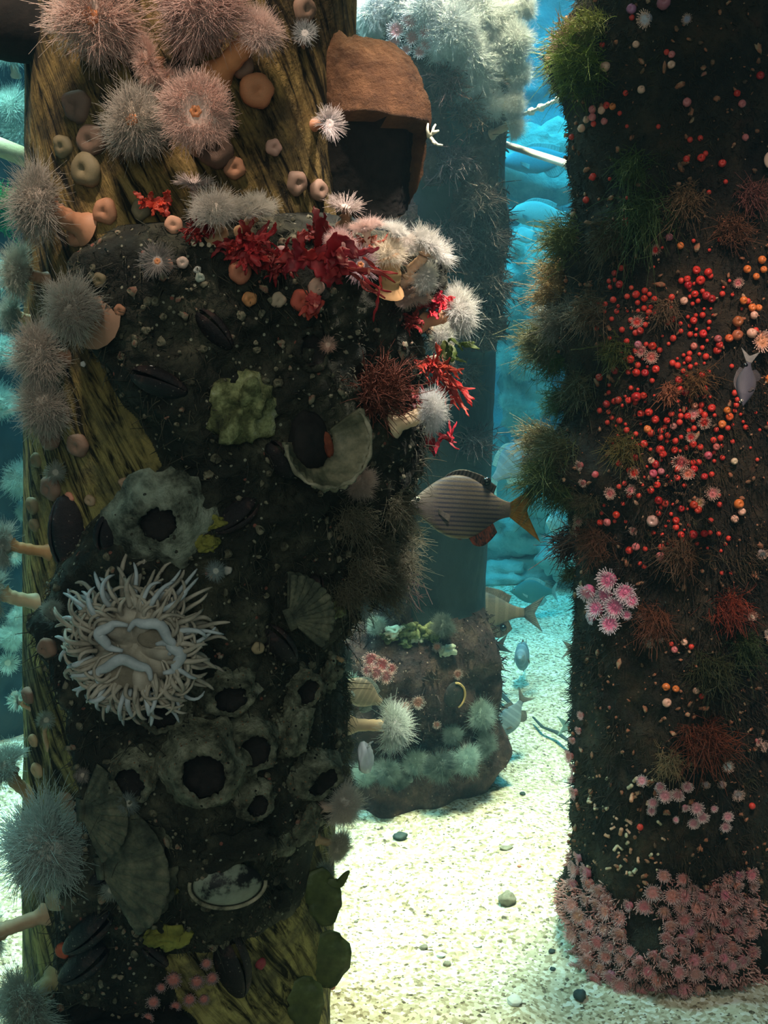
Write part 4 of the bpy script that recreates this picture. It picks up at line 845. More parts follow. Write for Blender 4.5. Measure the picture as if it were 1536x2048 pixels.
def near_weeds():
    D1, D2 = (.42, .028, .03), (.55, .05, .05)
    seaweed(NEAR, 320, 408, 5, 44, [(1, -.6, .35), (.6, -1, -.1), (-.3, -1, -.2)], 13, (.60, .06, .03), 'lone bright red blade on bare wood above the dark crust', 1, .5, .02)
    seaweed(NEAR, 400, 468, 12, 46, [(-.6, -.8, .2), (.6, -.8, .1), (0, -.8, .5)], 5, (.30, .02, .018), 'fine dark red tuft at the inner end of the ledge', 2, .8, .01)
    seaweed(NEAR, 490, 492, 16, 72, [(-1, -.7, .05), (1, -.7, 0), (.3, -1, .35), (.5, -1, -.4)], 13, D1, 'thick deep red seaweed beneath the white crown anemone', 3, .8, .016)
    seaweed(NEAR, 545, 520, 14, 58, [(-.6, -1, -.3), (.8, -.8, -.2), (0, -1, .1)], 6, (.38, .025, .03), 'tangled thin red seaweed in the middle of the ledge', 4, 1.0, .02)
    seaweed(NEAR, 610, 515, 8, 105, [(1, -.6, -.1), (.9, -.6, -.35), (-.4, -1, .1), (.6, -1, .25)], 22, (.45, .03, .04), 'wide red blades across the ledge', 5, .45, .03, 1)
    seaweed(NEAR, 625, 475, 5, 55, [(0, -.6, .8), (.5, -.8, .3), (-.4, -.8, .4)], 16, (.22, .02, .015), 'dark maroon blade standing behind the wide red blades', 6, .5, .0, 1)
    seaweed(NEAR, 600, 585, 5, 62, [(.2, -1, -.8), (-.3, -1, -.7)], 17, (.62, .08, .06), 'bright red blades hanging under the wide red blades', 7, .4, .03, 1)
    seaweed(NEAR, 660, 535, 3, 118, [(1, -.5, -.45), (.9, -.5, -.6)], 7, (.42, .03, .025), 'long red strand curling off the wide red blades', 8, .25, .04, 1)
    seaweed(NEAR, 730, 492, 16, 40, [(-.7, -.8, .4), (.7, -.8, .4), (0, -1, .3)], 4, (.40, .06, .02), 'rusty red moss on top of the ledge among pink anemones', 9, .9, .0)
    seaweed(NEAR, 855, 608, 7, 44, [(.6, -.8, .6), (-.3, -.8, .6), (.8, -.6, .1)], 12, (.62, .02, .04), 'crimson leaves beside the large bright white puff', 10, .6, .014)
    seaweed(NEAR, 818, 640, 12, 46, [(-.3, -1, -.2), (.5, -.8, .2)], 5, (.40, .05, .04), 'small red fronds on the shaded corner under the ledge', 11, 1.0, .004)
    seaweed(NEAR, 835, 728, 10, 62, [(.8, -.7, -.25), (-.6, -.8, -.1), (.4, -.8, .4)], 7, (.55, .06, .04), 'branching red fronds over pale background near green leaf', 12, .6, .02)
    seaweed(NEAR, 868, 755, 6, 92, [(.75, -.4, -.85), (.9, -.4, -.6), (.4, -.5, -1)], 7, (.62, .05, .04), 'long red branching frond trailing off the bed edge', 13, .3, .02)
    seaweed(NEAR, 872, 868, 5, 60, [(.8, -.5, -.5), (.3, -.5, -1), (.5, -.6, .2)], 6, (.55, .03, .05), 'small red sprig hanging behind the white pompom anemone', 14, .4, .008)
    seaweed(NEAR, 805, 780, 6, 60, [(-.2, -.8, -.9), (.2, -.8, -.8)], 6, (.20, .02, .02), 'shaded dark red strands above the white pompom anemone', 15, .4, .01)
    seaweed(NEAR, 850, 690, 5, 56, [(.3, -.8, -.7), (.6, -.7, .4)], 8, (.12, .16, .03), 'olive green leaf among the red fronds', 16, .5, .03, 1, name='green_seaweed', group='green blades on the piling')
    # green blades low on the piling
    M = lambda x, y, o=.0: NEAR.hit(x, y, o)
    def blade(path, w, col, label, fing=()):
        p, n = M(*path[0]); D = p[1]; root = empty('green_kelp_blade', p, label, 'seaweed', 'green blades on the piling'); g = G()
        P = np.array([at_depth(x, y, D - .004 * i) - p for i, (x, y) in enumerate(path)]); ribbon(g, P, w * px_size(p, 1), .003, .12, 3, None, .06); o = g.build('blade', M_KELP, root)
        for (pp, w2) in fing:
            g = G(); P = np.array([at_depth(x, y, D - .012) - p for (x, y) in pp]); ribbon(g, P, w2 * px_size(p, 1), .003, .1, 5, None, .04); g.build('finger', M_KELP, root)
    blade([(628, 1740), (650, 1800), (654, 1852)], 36, None, 'dark green blade with a finger pointing over the sand', [([(655, 1762), (678, 1768), (698, 1742)], 9)])
    blade([(640, 1868), (660, 1920), (650, 1975)], 46, None, 'lowest broad green blade lit pale on its face')
    blade([(590, 1960), (610, 2000), (620, 2060)], 40, None, 'brown green blade at the bottom edge of the bed')
    # shaggy growth, reddish bush
    p, n = M(745, 785); tuft(p, nrm(n + [0, -.4, .35]), .052, 230, (.26, .085, .055), 'reddish brown bushy tuft above the open scallop', 21, .0011, 0, group='bushy tufts on the bed')
    for i, (x, y, s) in enumerate(((790, 1010, .04), (800, 1065, .045), (790, 1120, .045), (765, 1170, .04), (740, 1085, .045), (700, 1030, .04), (720, 1130, .04), (690, 1180, .035))):
        p, n = M(x, y); tuft(p - n * .004, nrm(n + [.2, -.2, -.35]), s, 210, (.24, .22, .15), 'shaggy brown hair growth below the dull cream puff', 30 + i, .0006, .3, name='hydroid_tuft', cat='hydroid', group='shaggy hair growth on the bed edge', branch=2)
M_KELP = mottled('kelp_blade', [(.3, (.035, .045, .015)), (.55, (.09, .11, .035)), (.75, (.20, .24, .13))], 22, .45, .3, 60, .002)
near_weeds()
M_TURFHAIR = mottled('turf_hair', [(.30, (.006, .006, .006)), (.46, (.018, .014, .009)), (.57, (.055, .035, .018)), (.66, (.03, .035, .012)), (.76, (.17, .07, .035))], 11, .7, 0)
M_BEDHAIR = mottled('bed_hair', [(.25, (.010, .011, .009)), (.45, (.03, .03, .021)), (.6, (.07, .068, .045)), (.75, (.15, .14, .095))], 12, .7, 0)
def turf(pile, name, n, th0, th1, z0, z1, L, rad, mat, label, seed, keep=None, droop=.5):
    r = np.random.default_rng(seed); th = np.radians(r.uniform(th0, th1, n)); z = r.uniform(z0, z1, n)
    py = pile.py_of(z); h = pile.off(th, py, z); m = keep(h, py, th) if keep else np.ones(n, bool); th, z = th[m], z[m]
    P0 = pile.surf(th, z, -.002); nn = np.stack([np.sin(th), -np.cos(th), 0 * th], -1); n = len(th); K = 4; t = np.linspace(0, 1, K)
    l = L * r.uniform(.3, 1.2, n) * (0.5 + 1.1 * np.clip(fbm(P0, 9, 3, seed) + .5, 0, 1.4)); d = nrm(nn + r.normal(0, .55, (n, 3))); sd = r.normal(0, .5, (n, 3))
    P = P0[:, None] + d[:, None] * (t * l[:, None])[..., None] + sd[:, None] * (t ** 2)[None, :, None] * l[:, None, None]; P[..., 2] -= droop * (t ** 2)[None] * l[:, None]
    V, Q = bulk_tubes(P, rad * (1.2 - .8 * t)[None] * r.uniform(.5, 1.8, n)[:, None], 3)
    tag(ob(name, raw_mesh(name, V, Q), mat), label, 'seaweed', kind='stuff')
turf(RED, 'algae_turf', 52000, -125, 100, 0.02, 1.95, .0095, .0008, M_TURFHAIR, 'short brown and green algae turf coating the red-dotted piling', 5)
turf(NEAR, 'algae_fuzz', 16000, -60, 140, 0.05, 1.5, .011, .0006, M_BEDHAIR, 'fine dark fuzz over the mussel bed', 6, lambda h, py, th: h > .012)
turf(MID, 'maroon_algae', 9000, -95, 100, 0.05, 1.95, .013, .0016, M_MIDC, 'maroon algae crust on the further piling', 7, lambda h, py, th: h > .008, .2)
# ------------------------------------------------------------ small strawberry anemones on the red-dotted piling
def bead_mesh(seed):
    r = np.random.default_rng(seed); g = G(); g.ball((0, 0, .25), (1, 1, .95), 16, 12)
    V = g.V[0]; rr = np.hypot(V[:, 0], V[:, 1]); V[:, 2] -= .35 * np.exp(-(rr / .28) ** 2) * (V[:, 2] > .6); V = V * (1 + .08 * fbm(V + seed, 1.5, 2, seed)[:, None]); g.V = [V]
    me = g.mesh('strawberry_anemone'); me.materials.append(M_BEAD); return me
BEAD = [bead_mesh(k) for k in range(4)]
def open_body():
    g = G(); g.lathe([(0.0, -.35), (.5, -.35), (.46, -.1), (.62, .12), (.66, .22), (.5, .25), (.3, .18), (.16, .22), (.1, .3), (.04, .26), (0, .2)], 20); me = g.mesh('body'); me.materials.append(M_BEAD); return me
OPENB = open_body()
def knob_ring(seed):
    r = np.random.default_rng(seed); n = 54; K = 6; t = np.linspace(0, 1, K); ph = np.arange(n) * 2.39996; rho = np.linspace(.38, .66, n)
    rad = np.stack([np.cos(ph), np.sin(ph), 0 * ph], -1); d = nrm(rad * (.5 + 1.1 * (rho - .38) / .28)[:, None] + [0, 0, .75] + r.normal(0, .12, (n, 3)))
    P = rad[:, None] * rho[:, None, None] + np.array([0, 0, .2]) + d[:, None] * (t[None, :, None] * r.uniform(.34, .5, n)[:, None, None])
    R = np.array([.040, .034, .03, .03, .052, .03])[None] * np.ones((n, 1)); V, Q = bulk_tubes(P, R, 4)
    me = raw_mesh('knobbed_tentacles', V, Q); me.materials.append(M_TENT); return me
KNOB = [knob_ring(k) for k in range(3)]
LAND = [(1500, 755, 'the grey head-down fish'), (1230, 1190, 'the bright pink anemone cluster'), (1345, 1590, 'the rosy arc of open anemones'), (1160, 130, 'the bright green tuft'), (1090, 930, 'the lowest mossy bulge'),
        (1100, 690, 'the middle mossy bulge'), (1300, 420, 'the hanging green tuft'), (1520, 322, 'the pale pink disc'), (1216, 245, 'the coral bead cluster'), (1340, 783, 'the brown tassel tuft'), (1362, 922, 'the biggest open red anemone'),
        (1514, 680, 'the large peach anemone'), (1240, 690, 'the short olive tuft'), (1480, 460, 'the brown lace tuft'), (1260, 1760, 'the top of the pink carpet'), (1420, 1100, 'the olive patch'), (1450, 1210, 'the red brown moss patch'), (1330, 1390, 'the pair of orange beads'),
        (1300, 1010, 'the pale lilac bud'), (1180, 1640, 'the open-water edge low down')]
USED = {}
RANKW = ['closest to', 'second closest to', 'third closest to', 'fourth closest to', 'fifth closest to', 'sixth closest to', 'seventh closest to', 'eighth closest to', 'ninth closest to', 'tenth closest to']
SA = []       # (kind, px, py, r, colour, word, extra)
def cname(c):
    r, g, b = c
    if r > .6 and g > .45: return 'pale pink' if b > .36 else 'cream orange'
    if g > .2 and b < .14: return 'orange'
    if b > .26: return 'pink'
    return 'dark red' if r < .4 else 'bright red'
def label_small():
    """each one told by its nearest landmark, side and rank"""
    rows = {}
    for i, (kind, x, y, r, c, *_) in enumerate(SA):
        d = sorted((math.hypot(x - lx, y - ly), k) for k, (lx, ly, _) in enumerate(LAND)); dist, k = d[0]
        rows.setdefault((kind, cname(c), k, 'below' if y > LAND[k][1] else 'above'), []).append((dist, i))
    out = {}
    for (kind, cn, k, side), v in rows.items():
        v.sort()
        for j, (dist, i) in enumerate(v):
            rk = RANKW[j] if j < 10 else None
            noun = 'closed anemone bead' if kind == 'bead' else 'open anemone'
            if rk: out[i] = (f'{cn} {noun} {side} and {rk} {LAND[k][2]}', None)
            else: out[i] = (f'{cn} {noun} in the crowd {side} {LAND[k][2]}', True)
    return out
def small_list():
    r = np.random.default_rng(21); pts = []
    def put(kind, x, y, rad, c, extra=None): SA.append((kind, x, y, rad, c, extra)); pts.append((x, y))
    RD, RD2, OR, PK, PE, CR = (.80, .045, .03), (.60, .025, .025), (.85, .22, .05), (.75, .20, .20), (.90, .50, .36), (.80, .62, .42)
    for (x, y, s, c) in ((1361, 492, 7, OR), (1517, 520, 8, OR), (1489, 538, 8, OR), (1507, 553, 7, OR), (1522, 540, 7, OR), (1392, 540, 8, RD), (1414, 543, 8, RD), (1374, 558, 7, RD), (1400, 560, 9, RD), (1389, 587, 7, RD), (1420, 552, 6, RD),
        (1276, 590, 8, RD), (1256, 593, 6, RD), (1367, 602, 8, PE), (1482, 600, 8, OR), (1500, 615, 8, OR), (1512, 616, 7, OR), (1502, 630, 8, PE), (1470, 643, 11, (.45, .14, .05)), (1469, 670, 11, (.50, .15, .07)), (1497, 667, 10, PE), (1276, 743, 8, RD), (1314, 737, 8, RD),
        (1261, 800, 7, RD), (1276, 792, 10, RD2), (1300, 823, 8, RD), (1421, 815, 8, RD), (1297, 858, 8, OR), (1441, 847, 8, OR), (1291, 887, 8, RD), (1321, 897, 9, RD), (1327, 907, 8, RD), (1304, 920, 7, PE), (1384, 950, 6, RD), (1354, 955, 7, RD), (1407, 952, 7, RD2), (1422, 948, 6, RD),
        (1530, 757, 10, OR), (1334, 840, 7, RD), (1313, 838, 8, RD), (1316, 968, 7, RD), (1304, 980, 7, RD), (1206, 1044, 7, RD), (1220, 1043, 8, PK), (1361, 1068, 7, RD), (1385, 1067, 9, RD2), (1323, 1110, 9, PK), (1263, 1098, 8, RD), (1276, 1092, 8, PK), (1308, 1040, 12, (.62, .36, .30)), (1362, 1016, 7, RD2), (1420, 1040, 6, RD),
        (1464, 921, 7, CR), (1471, 1006, 10, OR), (1478, 1022, 8, PE), (1464, 1036, 8, PE), (1281, 1126, 5, PE), (1289, 1133, 5, PE), (1442, 1145, 5, OR), (1459, 1146, 5, OR), (1343, 1287, 5, CR), (1349, 1297, 7, PK), (1368, 1282, 7, PE), (1382, 1292, 6, CR), (1333, 1370, 8, OR), (1352, 1375, 7, OR), (1390, 1378, 7, PE), (1402, 1391, 6, RD), (1333, 1402, 9, PE),
        (1215, 245, 7, PK), (1209, 222, 8, PE), (1192, 235, 8, PK), (1180, 240, 7, PE), (1171, 257, 8, PE), (1147, 274, 6, PE), (1192, 220, 8, PK), (1220, 212, 7, RD), (1230, 215, 7, OR), (1242, 227, 5, OR), (1190, 248, 6, PE), (1275, 90, 7, PE), (1218, 134, 10, PE), (1208, 90, 6, OR), (1266, 36, 6, RD), (1345, 110, 7, PK), (1343, 131, 8, PE), (1334, 105, 6, PK),
        (1286, 181, 8, PE), (1254, 187, 6, PE), (1374, 207, 9, PK), (1470, 188, 7, RD), (1480, 208, 8, PK), (1516, 152, 8, RD2), (1380, 280, 6, PE), (1400, 277, 6, PK), (1373, 320, 7, RD), (1402, 316, 8, RD), (1410, 308, 6, RD), (1441, 328, 8, RD), (1486, 276, 7, PK), (1318, 254, 5, PE), (1256, 253, 4, PE), (1193, 355, 8, RD), (1221, 358, 4, PE), (1255, 396, 4, PE), (1258, 445, 9, RD), (1176, 400, 7, PK), (1450, 364, 5, RD), (1417, 385, 5, RD),
        (1268, 20, 10, (.55, .22, .42)), (1330, 10, 14, (.5, .16, .22)), (1500, 1610, 7, (.62, .6, .45)), (1282, 1652, 7, CR)):
        put('bead', x, y, s, c)
    for (x, y, s, c) in ((1277, 643, 14, RD), (1286, 700, 15, PK), (1304, 713, 15, (.7, .15, .12)), (1386, 827, 13, PK), (1406, 843, 15, RD), (1381, 873, 12, RD2), (1362, 922, 19, (.78, .12, .13)), (1314, 500, 12, RD2), (1514, 682, 24, (.9, .40, .22)), (1376, 945, 15, (.8, .2, .12)), (1272, 915 + 30, 14, RD), (1472, 565, 12, PK),
        (1226, 985, 14, PK), (1265, 980, 12, PK), (1422, 985, 16, PK), (1396, 1003, 13, (.6, .36, .16)), (1165, 1040, 14, PK), (1160, 1060, 13, RD2), (1165, 930, 12, PK), (1170, 965, 10, PK), (1270, 1060, 10, PK), (1420, 755, 0, PK), (1420, 1355, 0, PK), (1520, 1490, 13, (.75, .45, .38)), (1511, 1481, 10, PK), (1450, 1530, 14, (.42, .5, .5)), (1470, 1585, 15, (.6, .45, .45)), (1410, 1565, 10, (.5, .35, .38)), (1440, 1565, 10, (.5, .35, .38)), (1296, 40, 20, (.75, .72, .85)), (1375, 40, 12, (.35, .36, .5)), (1292, 1380 - 150, 12, (.55, .3, .2)), (1302, 1280, 14, (.8, .62, .58)), (1320, 1272, 12, (.7, .45, .4)), (1518, 1105, 14, (.5, .42, .42)), (1530, 1265, 14, (.5, .42, .35)), (1500, 1230, 11, (.7, .5, .38))):
        if s: put('open', x, y, s, c, (.86, .62, .52) if s < 18 else (.95, .7, .6))
    # rosy arc
    for (x, y, s) in ((1290, 1553, 13), (1322, 1563, 13), (1332, 1580, 17), (1355, 1578, 16), (1372, 1562, 14), (1310, 1595, 13), (1307, 1612, 11), (1388, 1604, 17), (1398, 1622, 15), (1382, 1634, 14), (1368, 1606, 10), (1444, 1622, 13), (1440, 1642, 13), (1350, 1630, 8), (1420, 1608, 9)):
        put('open', x, y, s, (.80, .30, .36), (.92, .74, .72))
    # bright pink cluster
    for (x, y, s) in ((1234, 1155, 26), (1197, 1180, 25), (1262, 1178, 24), (1212, 1212, 24), (1245, 1208, 25), (1228, 1185, 22), (1236, 1242, 24), (1200, 1232, 15), (1273, 1195, 17), (1264, 1224, 12)):
        put('open', x, y, s, (.92, .22, .40), (1.0, .88, .92))
    # edge blooms over the sand
    for (x, y, s) in ((1146, 1512, 14), (1138, 1535, 12), (1150, 1560, 13), (1156, 1585, 15), (1150, 1480, 9), (1168, 1430, 10), (1162, 1460, 9)):
        put('open', x, y, s, (.80, .28, .26), (.90, .60, .58))
    # pink carpet around the foot
    def carpet(x, y):
        if y > 1990 - 0.0022 * (x - 1310) ** 2 or y < 1700: return False
        e = 1.0
        if ((x - 1290) / 42) ** 2 + ((y - 1865) / 42) ** 2 < 1: return False
        top = np.interp(x, [1140, 1170, 1200, 1260, 1300, 1340, 1400, 1450, 1500, 1520], [1690, 1715, 1770, 1800, 1775, 1730, 1770, 1735, 1745, 1800])
        if 1225 < x < 1280 and 1775 < y < 1840 and (x + y) % 3 < 2: return False
        return y > top and x < np.interp(y, [1700, 1850, 1990], [1520, 1512, 1496])
    k = 0; tries = 0
    while k < 96 and tries < 60000:
        tries += 1; x, y = r.uniform(1150, 1515), r.uniform(1690, 1992)
        if not carpet(x, y) or min((math.hypot(x - a, y - b) for a, b in pts), default=99) < 21: continue
        put('open', x, y, r.uniform(14, 21), (r.uniform(.66, .84), r.uniform(.2, .32), r.uniform(.2, .3)), (r.uniform(.80, .90), .56, .54)); k += 1
    # the crowd of closed red ones
    k = 0
    while k < 290:
        x, y = r.uniform(1195, 1536), r.uniform(470, 1120)
        if vnoise(np.array([x / 38, y / 38, 3.0]), 2) < r.uniform(-.5, .35): continue
        w = math.exp(-((x - 1350) / 120) ** 2 - ((y - 790) / 230) ** 2)
        if r.uniform() > w or min(math.hypot(x - a, y - b) for a, b in pts) < 11 or math.hypot((x - 1500) / 35, (y - 755) / 70) < 1: continue
        c = RD if r.uniform() < .6 else RD2 if r.uniform() < .6 else PK
        if x > 1440: c = OR
        put('bead', x, y, 3.0 + 5.4 * r.uniform() ** 1.2, tuple(v * r.uniform(.55, 1.05) for v in c)); k += 1
    return RD
small_list()
def build_small():
    lab = label_small(); n_b = 0
    order = sorted(range(len(SA)), key=lambda i: -SA[i][3]); keepset = set(order[:300]); extra = G()
    for i in range(len(SA)):
        kind, x, y, s, c, ex = SA[i]; p, n = RED.hit(x, y); k = px_size(p, 1); r = np.random.default_rng(i)
        f = nrm(n + r.normal(0, .35, 3) * (1 if kind == 'bead' else .7) + np.array([0, -.25, 0])); q = zquat(f, i)
        if i not in keepset:
            j = G().ball((0, 0, 0), s * k, 8, 6); V = j.V[0] + p + n * s * k * .6; extra.add(V, j.Q[0]); continue
        l, shared = lab[i]; grp = 'closed strawberry anemones' if kind == 'bead' else 'open strawberry anemones'
        if kind == 'bead':
            o = ob('strawberry_anemone', BEAD[i % 4], None, None, Vector(p + n * (s * k * .55 + .002)), c); o.rotation_mode = 'QUATERNION'; o.rotation_quaternion = q; o.scale = (s * k,) * 3; tag(o, l, 'anemone', grp)
        else:
            lift = s * k * .45 + (.012 if ex and ex[1] > .7 else .0)
            root = empty('strawberry_anemone', p + n * lift, l, 'anemone', grp, q, s * k)
            b = ob('body', OPENB, None, root, None, c); t = ob('knobbed_tentacles', KNOB[i % 3], None, root, None, ex)
    if extra.n: tag(extra.build('anemone_speckle', mottled('crowd_red', [(.3, (.5, .03, .02)), (.6, (.72, .06, .04)), (.8, (.7, .2, .08))], 30, .4, .2)), 'scattered tiniest red closed anemones between the larger ones', 'anemone', kind='stuff')
build_small()
def pink_fuzz():
    r = np.random.default_rng(3); n = 9000; X, Y = r.uniform(1140, 1520, n), r.uniform(1690, 1990, n); th = np.radians(r.uniform(-100, 75, n)); z = r.uniform(.0, .36, n)
    P = RED.surf(th, z, -.002); px, py = project_many(P); top = np.interp(px, [1140, 1170, 1200, 1260, 1300, 1340, 1400, 1450, 1500, 1520], [1690, 1715, 1775, 1815, 1790, 1740, 1780, 1745, 1755, 1810]); m = (py > top + 12 * fbm(P, 30, 2, 3)) & (((px - 1290) / 40) ** 2 + ((py - 1865) / 40) ** 2 > 1) & (fbm(P, 14, 3, 9) > -.35)
    P, th = P[m], th[m]; n = len(P); nn = np.stack([np.sin(th), -np.cos(th), 0 * th], -1); t = np.linspace(0, 1, 5); d = nrm(nn + r.normal(0, .6, (n, 3))); l = r.uniform(.008, .019, n)
    V, Q = bulk_tubes(P[:, None] + d[:, None] * (t * l[:, None])[..., None], np.array([.0011, .0009, .0008, .0014, .0009])[None] * np.ones((n, 1)), 4)
    tag(ob('pink_anemone_fringe', raw_mesh('pink_anemone_fringe', V, Q), mottled('pink_fringe', [(.3, (.42, .13, .12)), (.5, (.70, .32, .28)), (.72, (.88, .58, .52))], 30, .6, 0)), 'pink knobbed tentacle fringe between the open anemones at the piling foot', 'anemone', kind='stuff')
def project_many(P):
    q = P - CP; z = q @ CF; return W / 2 + FPX * (q @ CR) / z, H / 2 - FPX * (q @ CU) / z
pink_fuzz()
def speckle():
    r = np.random.default_rng(18); g = G()
    for n in range(1500):
        th, z = math.radians(r.uniform(-100, 75)), r.uniform(.1, 1.75); p = RED.surf(np.array([th]), np.array([z]))[0]; s = .0010 + .0036 * r.uniform() ** 3
        b = G().ball((0, 0, 0), np.array([s * r.uniform(.8, 2.2), s, s * .8]), 7, 5, .5, n); M = zquat(nrm(np.array([math.sin(th), -math.cos(th), 0]) + r.normal(0, .5, 3)), r.uniform(0, 6)).to_matrix().to_4x4(); M.translation = Vector(p + np.array([math.sin(th), -math.cos(th), 0]) * .004); b.xform(M); g.add(b.V[0], b.Q[0])
    m = mottled('turf_specks', [(.30, (.02, .016, .012)), (.44, (.16, .09, .05)), (.52, (.38, .12, .06)), (.60, (.36, .26, .16)), (.68, (.30, .06, .05)), (.78, (.60, .46, .38))], 38, .7, .4, 200, .002)
    tag(g.build('turf_specks', m), 'tiny buds, tubes and shell bits speckling the dark red-dotted piling', 'encrusting life', kind='stuff')
speckle()
def near_pinks():
    P_ = ((348, 1945, 20, 'widest open dusky pink anemone'), (392, 1950, 17, 'middle dusky pink anemone'), (420, 1944, 16, 'bright-tipped pink anemone touching the black mussel'), (378, 1985, 16, 'low dusky pink anemone'), (410, 1915, 14, 'upper lilac pink anemone'), (352, 1998, 13, 'small orange centred anemone'), (310, 1990, 16, 'dim rose anemone'), (335, 2030, 15, 'lowest rose anemone'), (300, 2022, 14, 'dull rose anemone at its outer side'), (325, 1960, 12, 'tiny rose anemone'), (405, 1985, 13, 'tiny grey pink anemone'))
    for i, (x, y, s, l) in enumerate(P_):
        p, n = NEAR.hit(x, y); k = px_size(p, 1); root = empty('strawberry_anemone', p + n * .012, l + ' of the cluster beside the big black mussel', 'anemone', 'dusky pink cluster low on the near piling', zquat(nrm(n + np.array([0, -.2, .15])), i), s * k); ob('body', OPENB, None, root, None, (.62, .20, .17)); ob('knobbed_tentacles', KNOB[i % 3], None, root, None, (.55, .42, .42))
near_pinks()
def red_pile_growth():
    T = lambda x, y, s, cnt, col, l, sd, **k: (lambda pn: tuft(pn[0], nrm(pn[1] + np.array(k.pop('d', (0, -.3, -.1)))), px_size(pn[0], s), cnt, col, l, sd, k.pop('rad', .0008), k.pop('droop', .25), **k))(RED.hit(x, y))
    GR, OL, BR, RB, GY = (.24, .34, .04), (.10, .15, .03), (.20, .115, .05), (.30, .07, .035), (.26, .22, .17)
    T(1168, 118, 92, 260, GR, 'bright green feathery tuft near the top of the red-dotted piling', 1, rad=.0007, d=(-.5, -.3, .1)); T(1190, 60, 60, 160, (.30, .33, .08), 'small yellow green tuft above the bright green feathery tuft', 2, d=(-.3, -.3, .4))
    T(1180, 150, 70, 170, OL, 'olive tuft drooping below the bright green feathery tuft', 3, d=(-.2, -.3, -.3)); T(1150, 80, 52, 170, (.46, .30, .20), 'tan woolly tuft on the knob beside the bright green tuft', 4, d=(-.4, -.3, .5), rad=.0011)
    T(1290, 420, 90, 170, (.07, .12, .03), 'hanging green tuft in the upper middle', 5, droop=.8); T(1270, 330, 60, 110, OL, 'dim green tuft above the hanging green tuft', 6, droop=.6)
    T(1140, 478, 70, 200, (.17, .19, .05), 'olive tuft reaching over blue water above the middle bulge', 7, d=(-.8, -.3, .1)); T(1120, 540, 60, 170, (.28, .17, .05), 'golden brown tuft over blue water beneath the olive tuft', 8, d=(-.8, -.2, 0))
    T(1105, 590, 62, 190, (.32, .18, .06), 'rust gold tuft beside the edge-on fish', 9, d=(-.8, -.3, .2)); T(1095, 680, 70, 220, (.22, .20, .09), 'olive brown tuft on the middle mossy bulge', 10, d=(-.8, -.4, -.1))
    T(1082, 715, 56, 170, (.12, .20, .04), 'green tuft hanging from the middle mossy bulge', 11, d=(-.8, -.3, -.6)); T(1125, 640, 60, 170, GY, 'greyish fine tuft above the middle mossy bulge', 12, d=(-.6, -.6, 0))
    T(1095, 800, 50, 150, (.13, .20, .07), 'sparse green tuft between the middle and lowest bulge', 13, d=(-.9, -.2, -.2)); T(1078, 880, 62, 200, (.26, .20, .10), 'brown tuft at the tip of the lowest mossy bulge', 14, d=(-.9, -.3, .1))
    T(1095, 950, 74, 220, (.09, .12, .03), 'dark green tuft under the lowest mossy bulge', 15, d=(-.5, -.5, -.5)); T(1125, 900, 66, 200, (.14, .13, .05), 'moss brown tuft on the lowest mossy bulge', 16, d=(-.5, -.7, 0)); T(1130, 980, 56, 150, (.09, .13, .03), 'deep green tuft at the lower root of the lowest mossy bulge', 17, d=(-.4, -.6, -.5))
    T(1145, 1085, 52, 110, (.16, .05, .03), 'dark red forked tuft pointing over the sand', 18, d=(-1, -.2, -.5), rad=.0013); T(1130, 1145, 36, 60, (.10, .09, .03), 'small brown tuft beside the bright pink anemone cluster', 19, d=(-1, -.2, -.1))
    T(1240, 700, 52, 130, (.11, .13, .03), 'short olive tuft among red beads', 20); T(1340, 783, 30, 120, (.45, .16, .08), 'brown tassel tuft among red beads', 21, droop=.5, rad=.0012)
    T(1255, 890, 60, 150, (.20, .15, .04), 'olive gold tuft low among red beads', 22, droop=.5); T(1390, 760, 44, 110, (.30, .15, .06), 'rusty lace tuft beside the grey head-down fish', 23); T(1460, 460, 54, 140, (.25, .11, .06), 'brown lace tuft near the upper orange beads', 24)
    T(1370, 400, 52, 130, (.28, .17, .09), 'tan stringy tuft beside the hanging green tuft', 25, droop=.6); T(1495, 390, 48, 130, (.30, .12, .10), 'pinkish brown tuft under the pale pink disc', 26); T(1330, 620, 44, 110, (.22, .14, .08), 'dusty brown tuft in the middle of the upper red beads', 27, droop=.5)
    T(1360, 1100, 60, 150, (.20, .10, .05), 'brown tuft between red beads and olive patch', 28, droop=.4); T(1450, 1210, 60, 150, (.34, .06, .03), 'red brown moss patch below the orange beads', 29); T(1310, 1235, 56, 160, (.24, .08, .04), 'rust brown tuft beside the bright pink anemone cluster', 30, droop=.5)
    T(1200, 1075, 60, 160, (.20, .09, .05), 'maroon brown tuft above the bright pink anemone cluster', 31, d=(-.5, -.6, -.2)); T(1400, 1470, 80, 190, (.22, .055, .025), 'wide red brown moss in the lower middle', 32, rad=.0011); T(1340, 1520, 50, 90, (.34, .24, .12), 'straw stringy tuft above the rosy arc', 33)
    T(1420, 1330, 70, 150, (.07, .075, .03), 'dim olive patch in the lower middle', 34); T(1480, 1290, 60, 130, (.06, .09, .03), 'dim green patch near the outer edge', 35); T(1225, 470, 60, 150, (.16, .11, .05), 'brown fringe tuft beside the olive water-side tuft', 36, droop=.5)
    T(1190, 620, 60, 150, (.20, .13, .07), 'brown fringe tuft inward of the rust gold tuft', 37, droop=.4); T(1170, 770, 60, 150, (.10, .11, .05), 'dark brown fringe tuft inward of the middle bulge', 38, droop=.4); T(1180, 1000, 48, 120, (.12, .10, .05), 'fringe tuft inward of the lowest bulge root', 39)
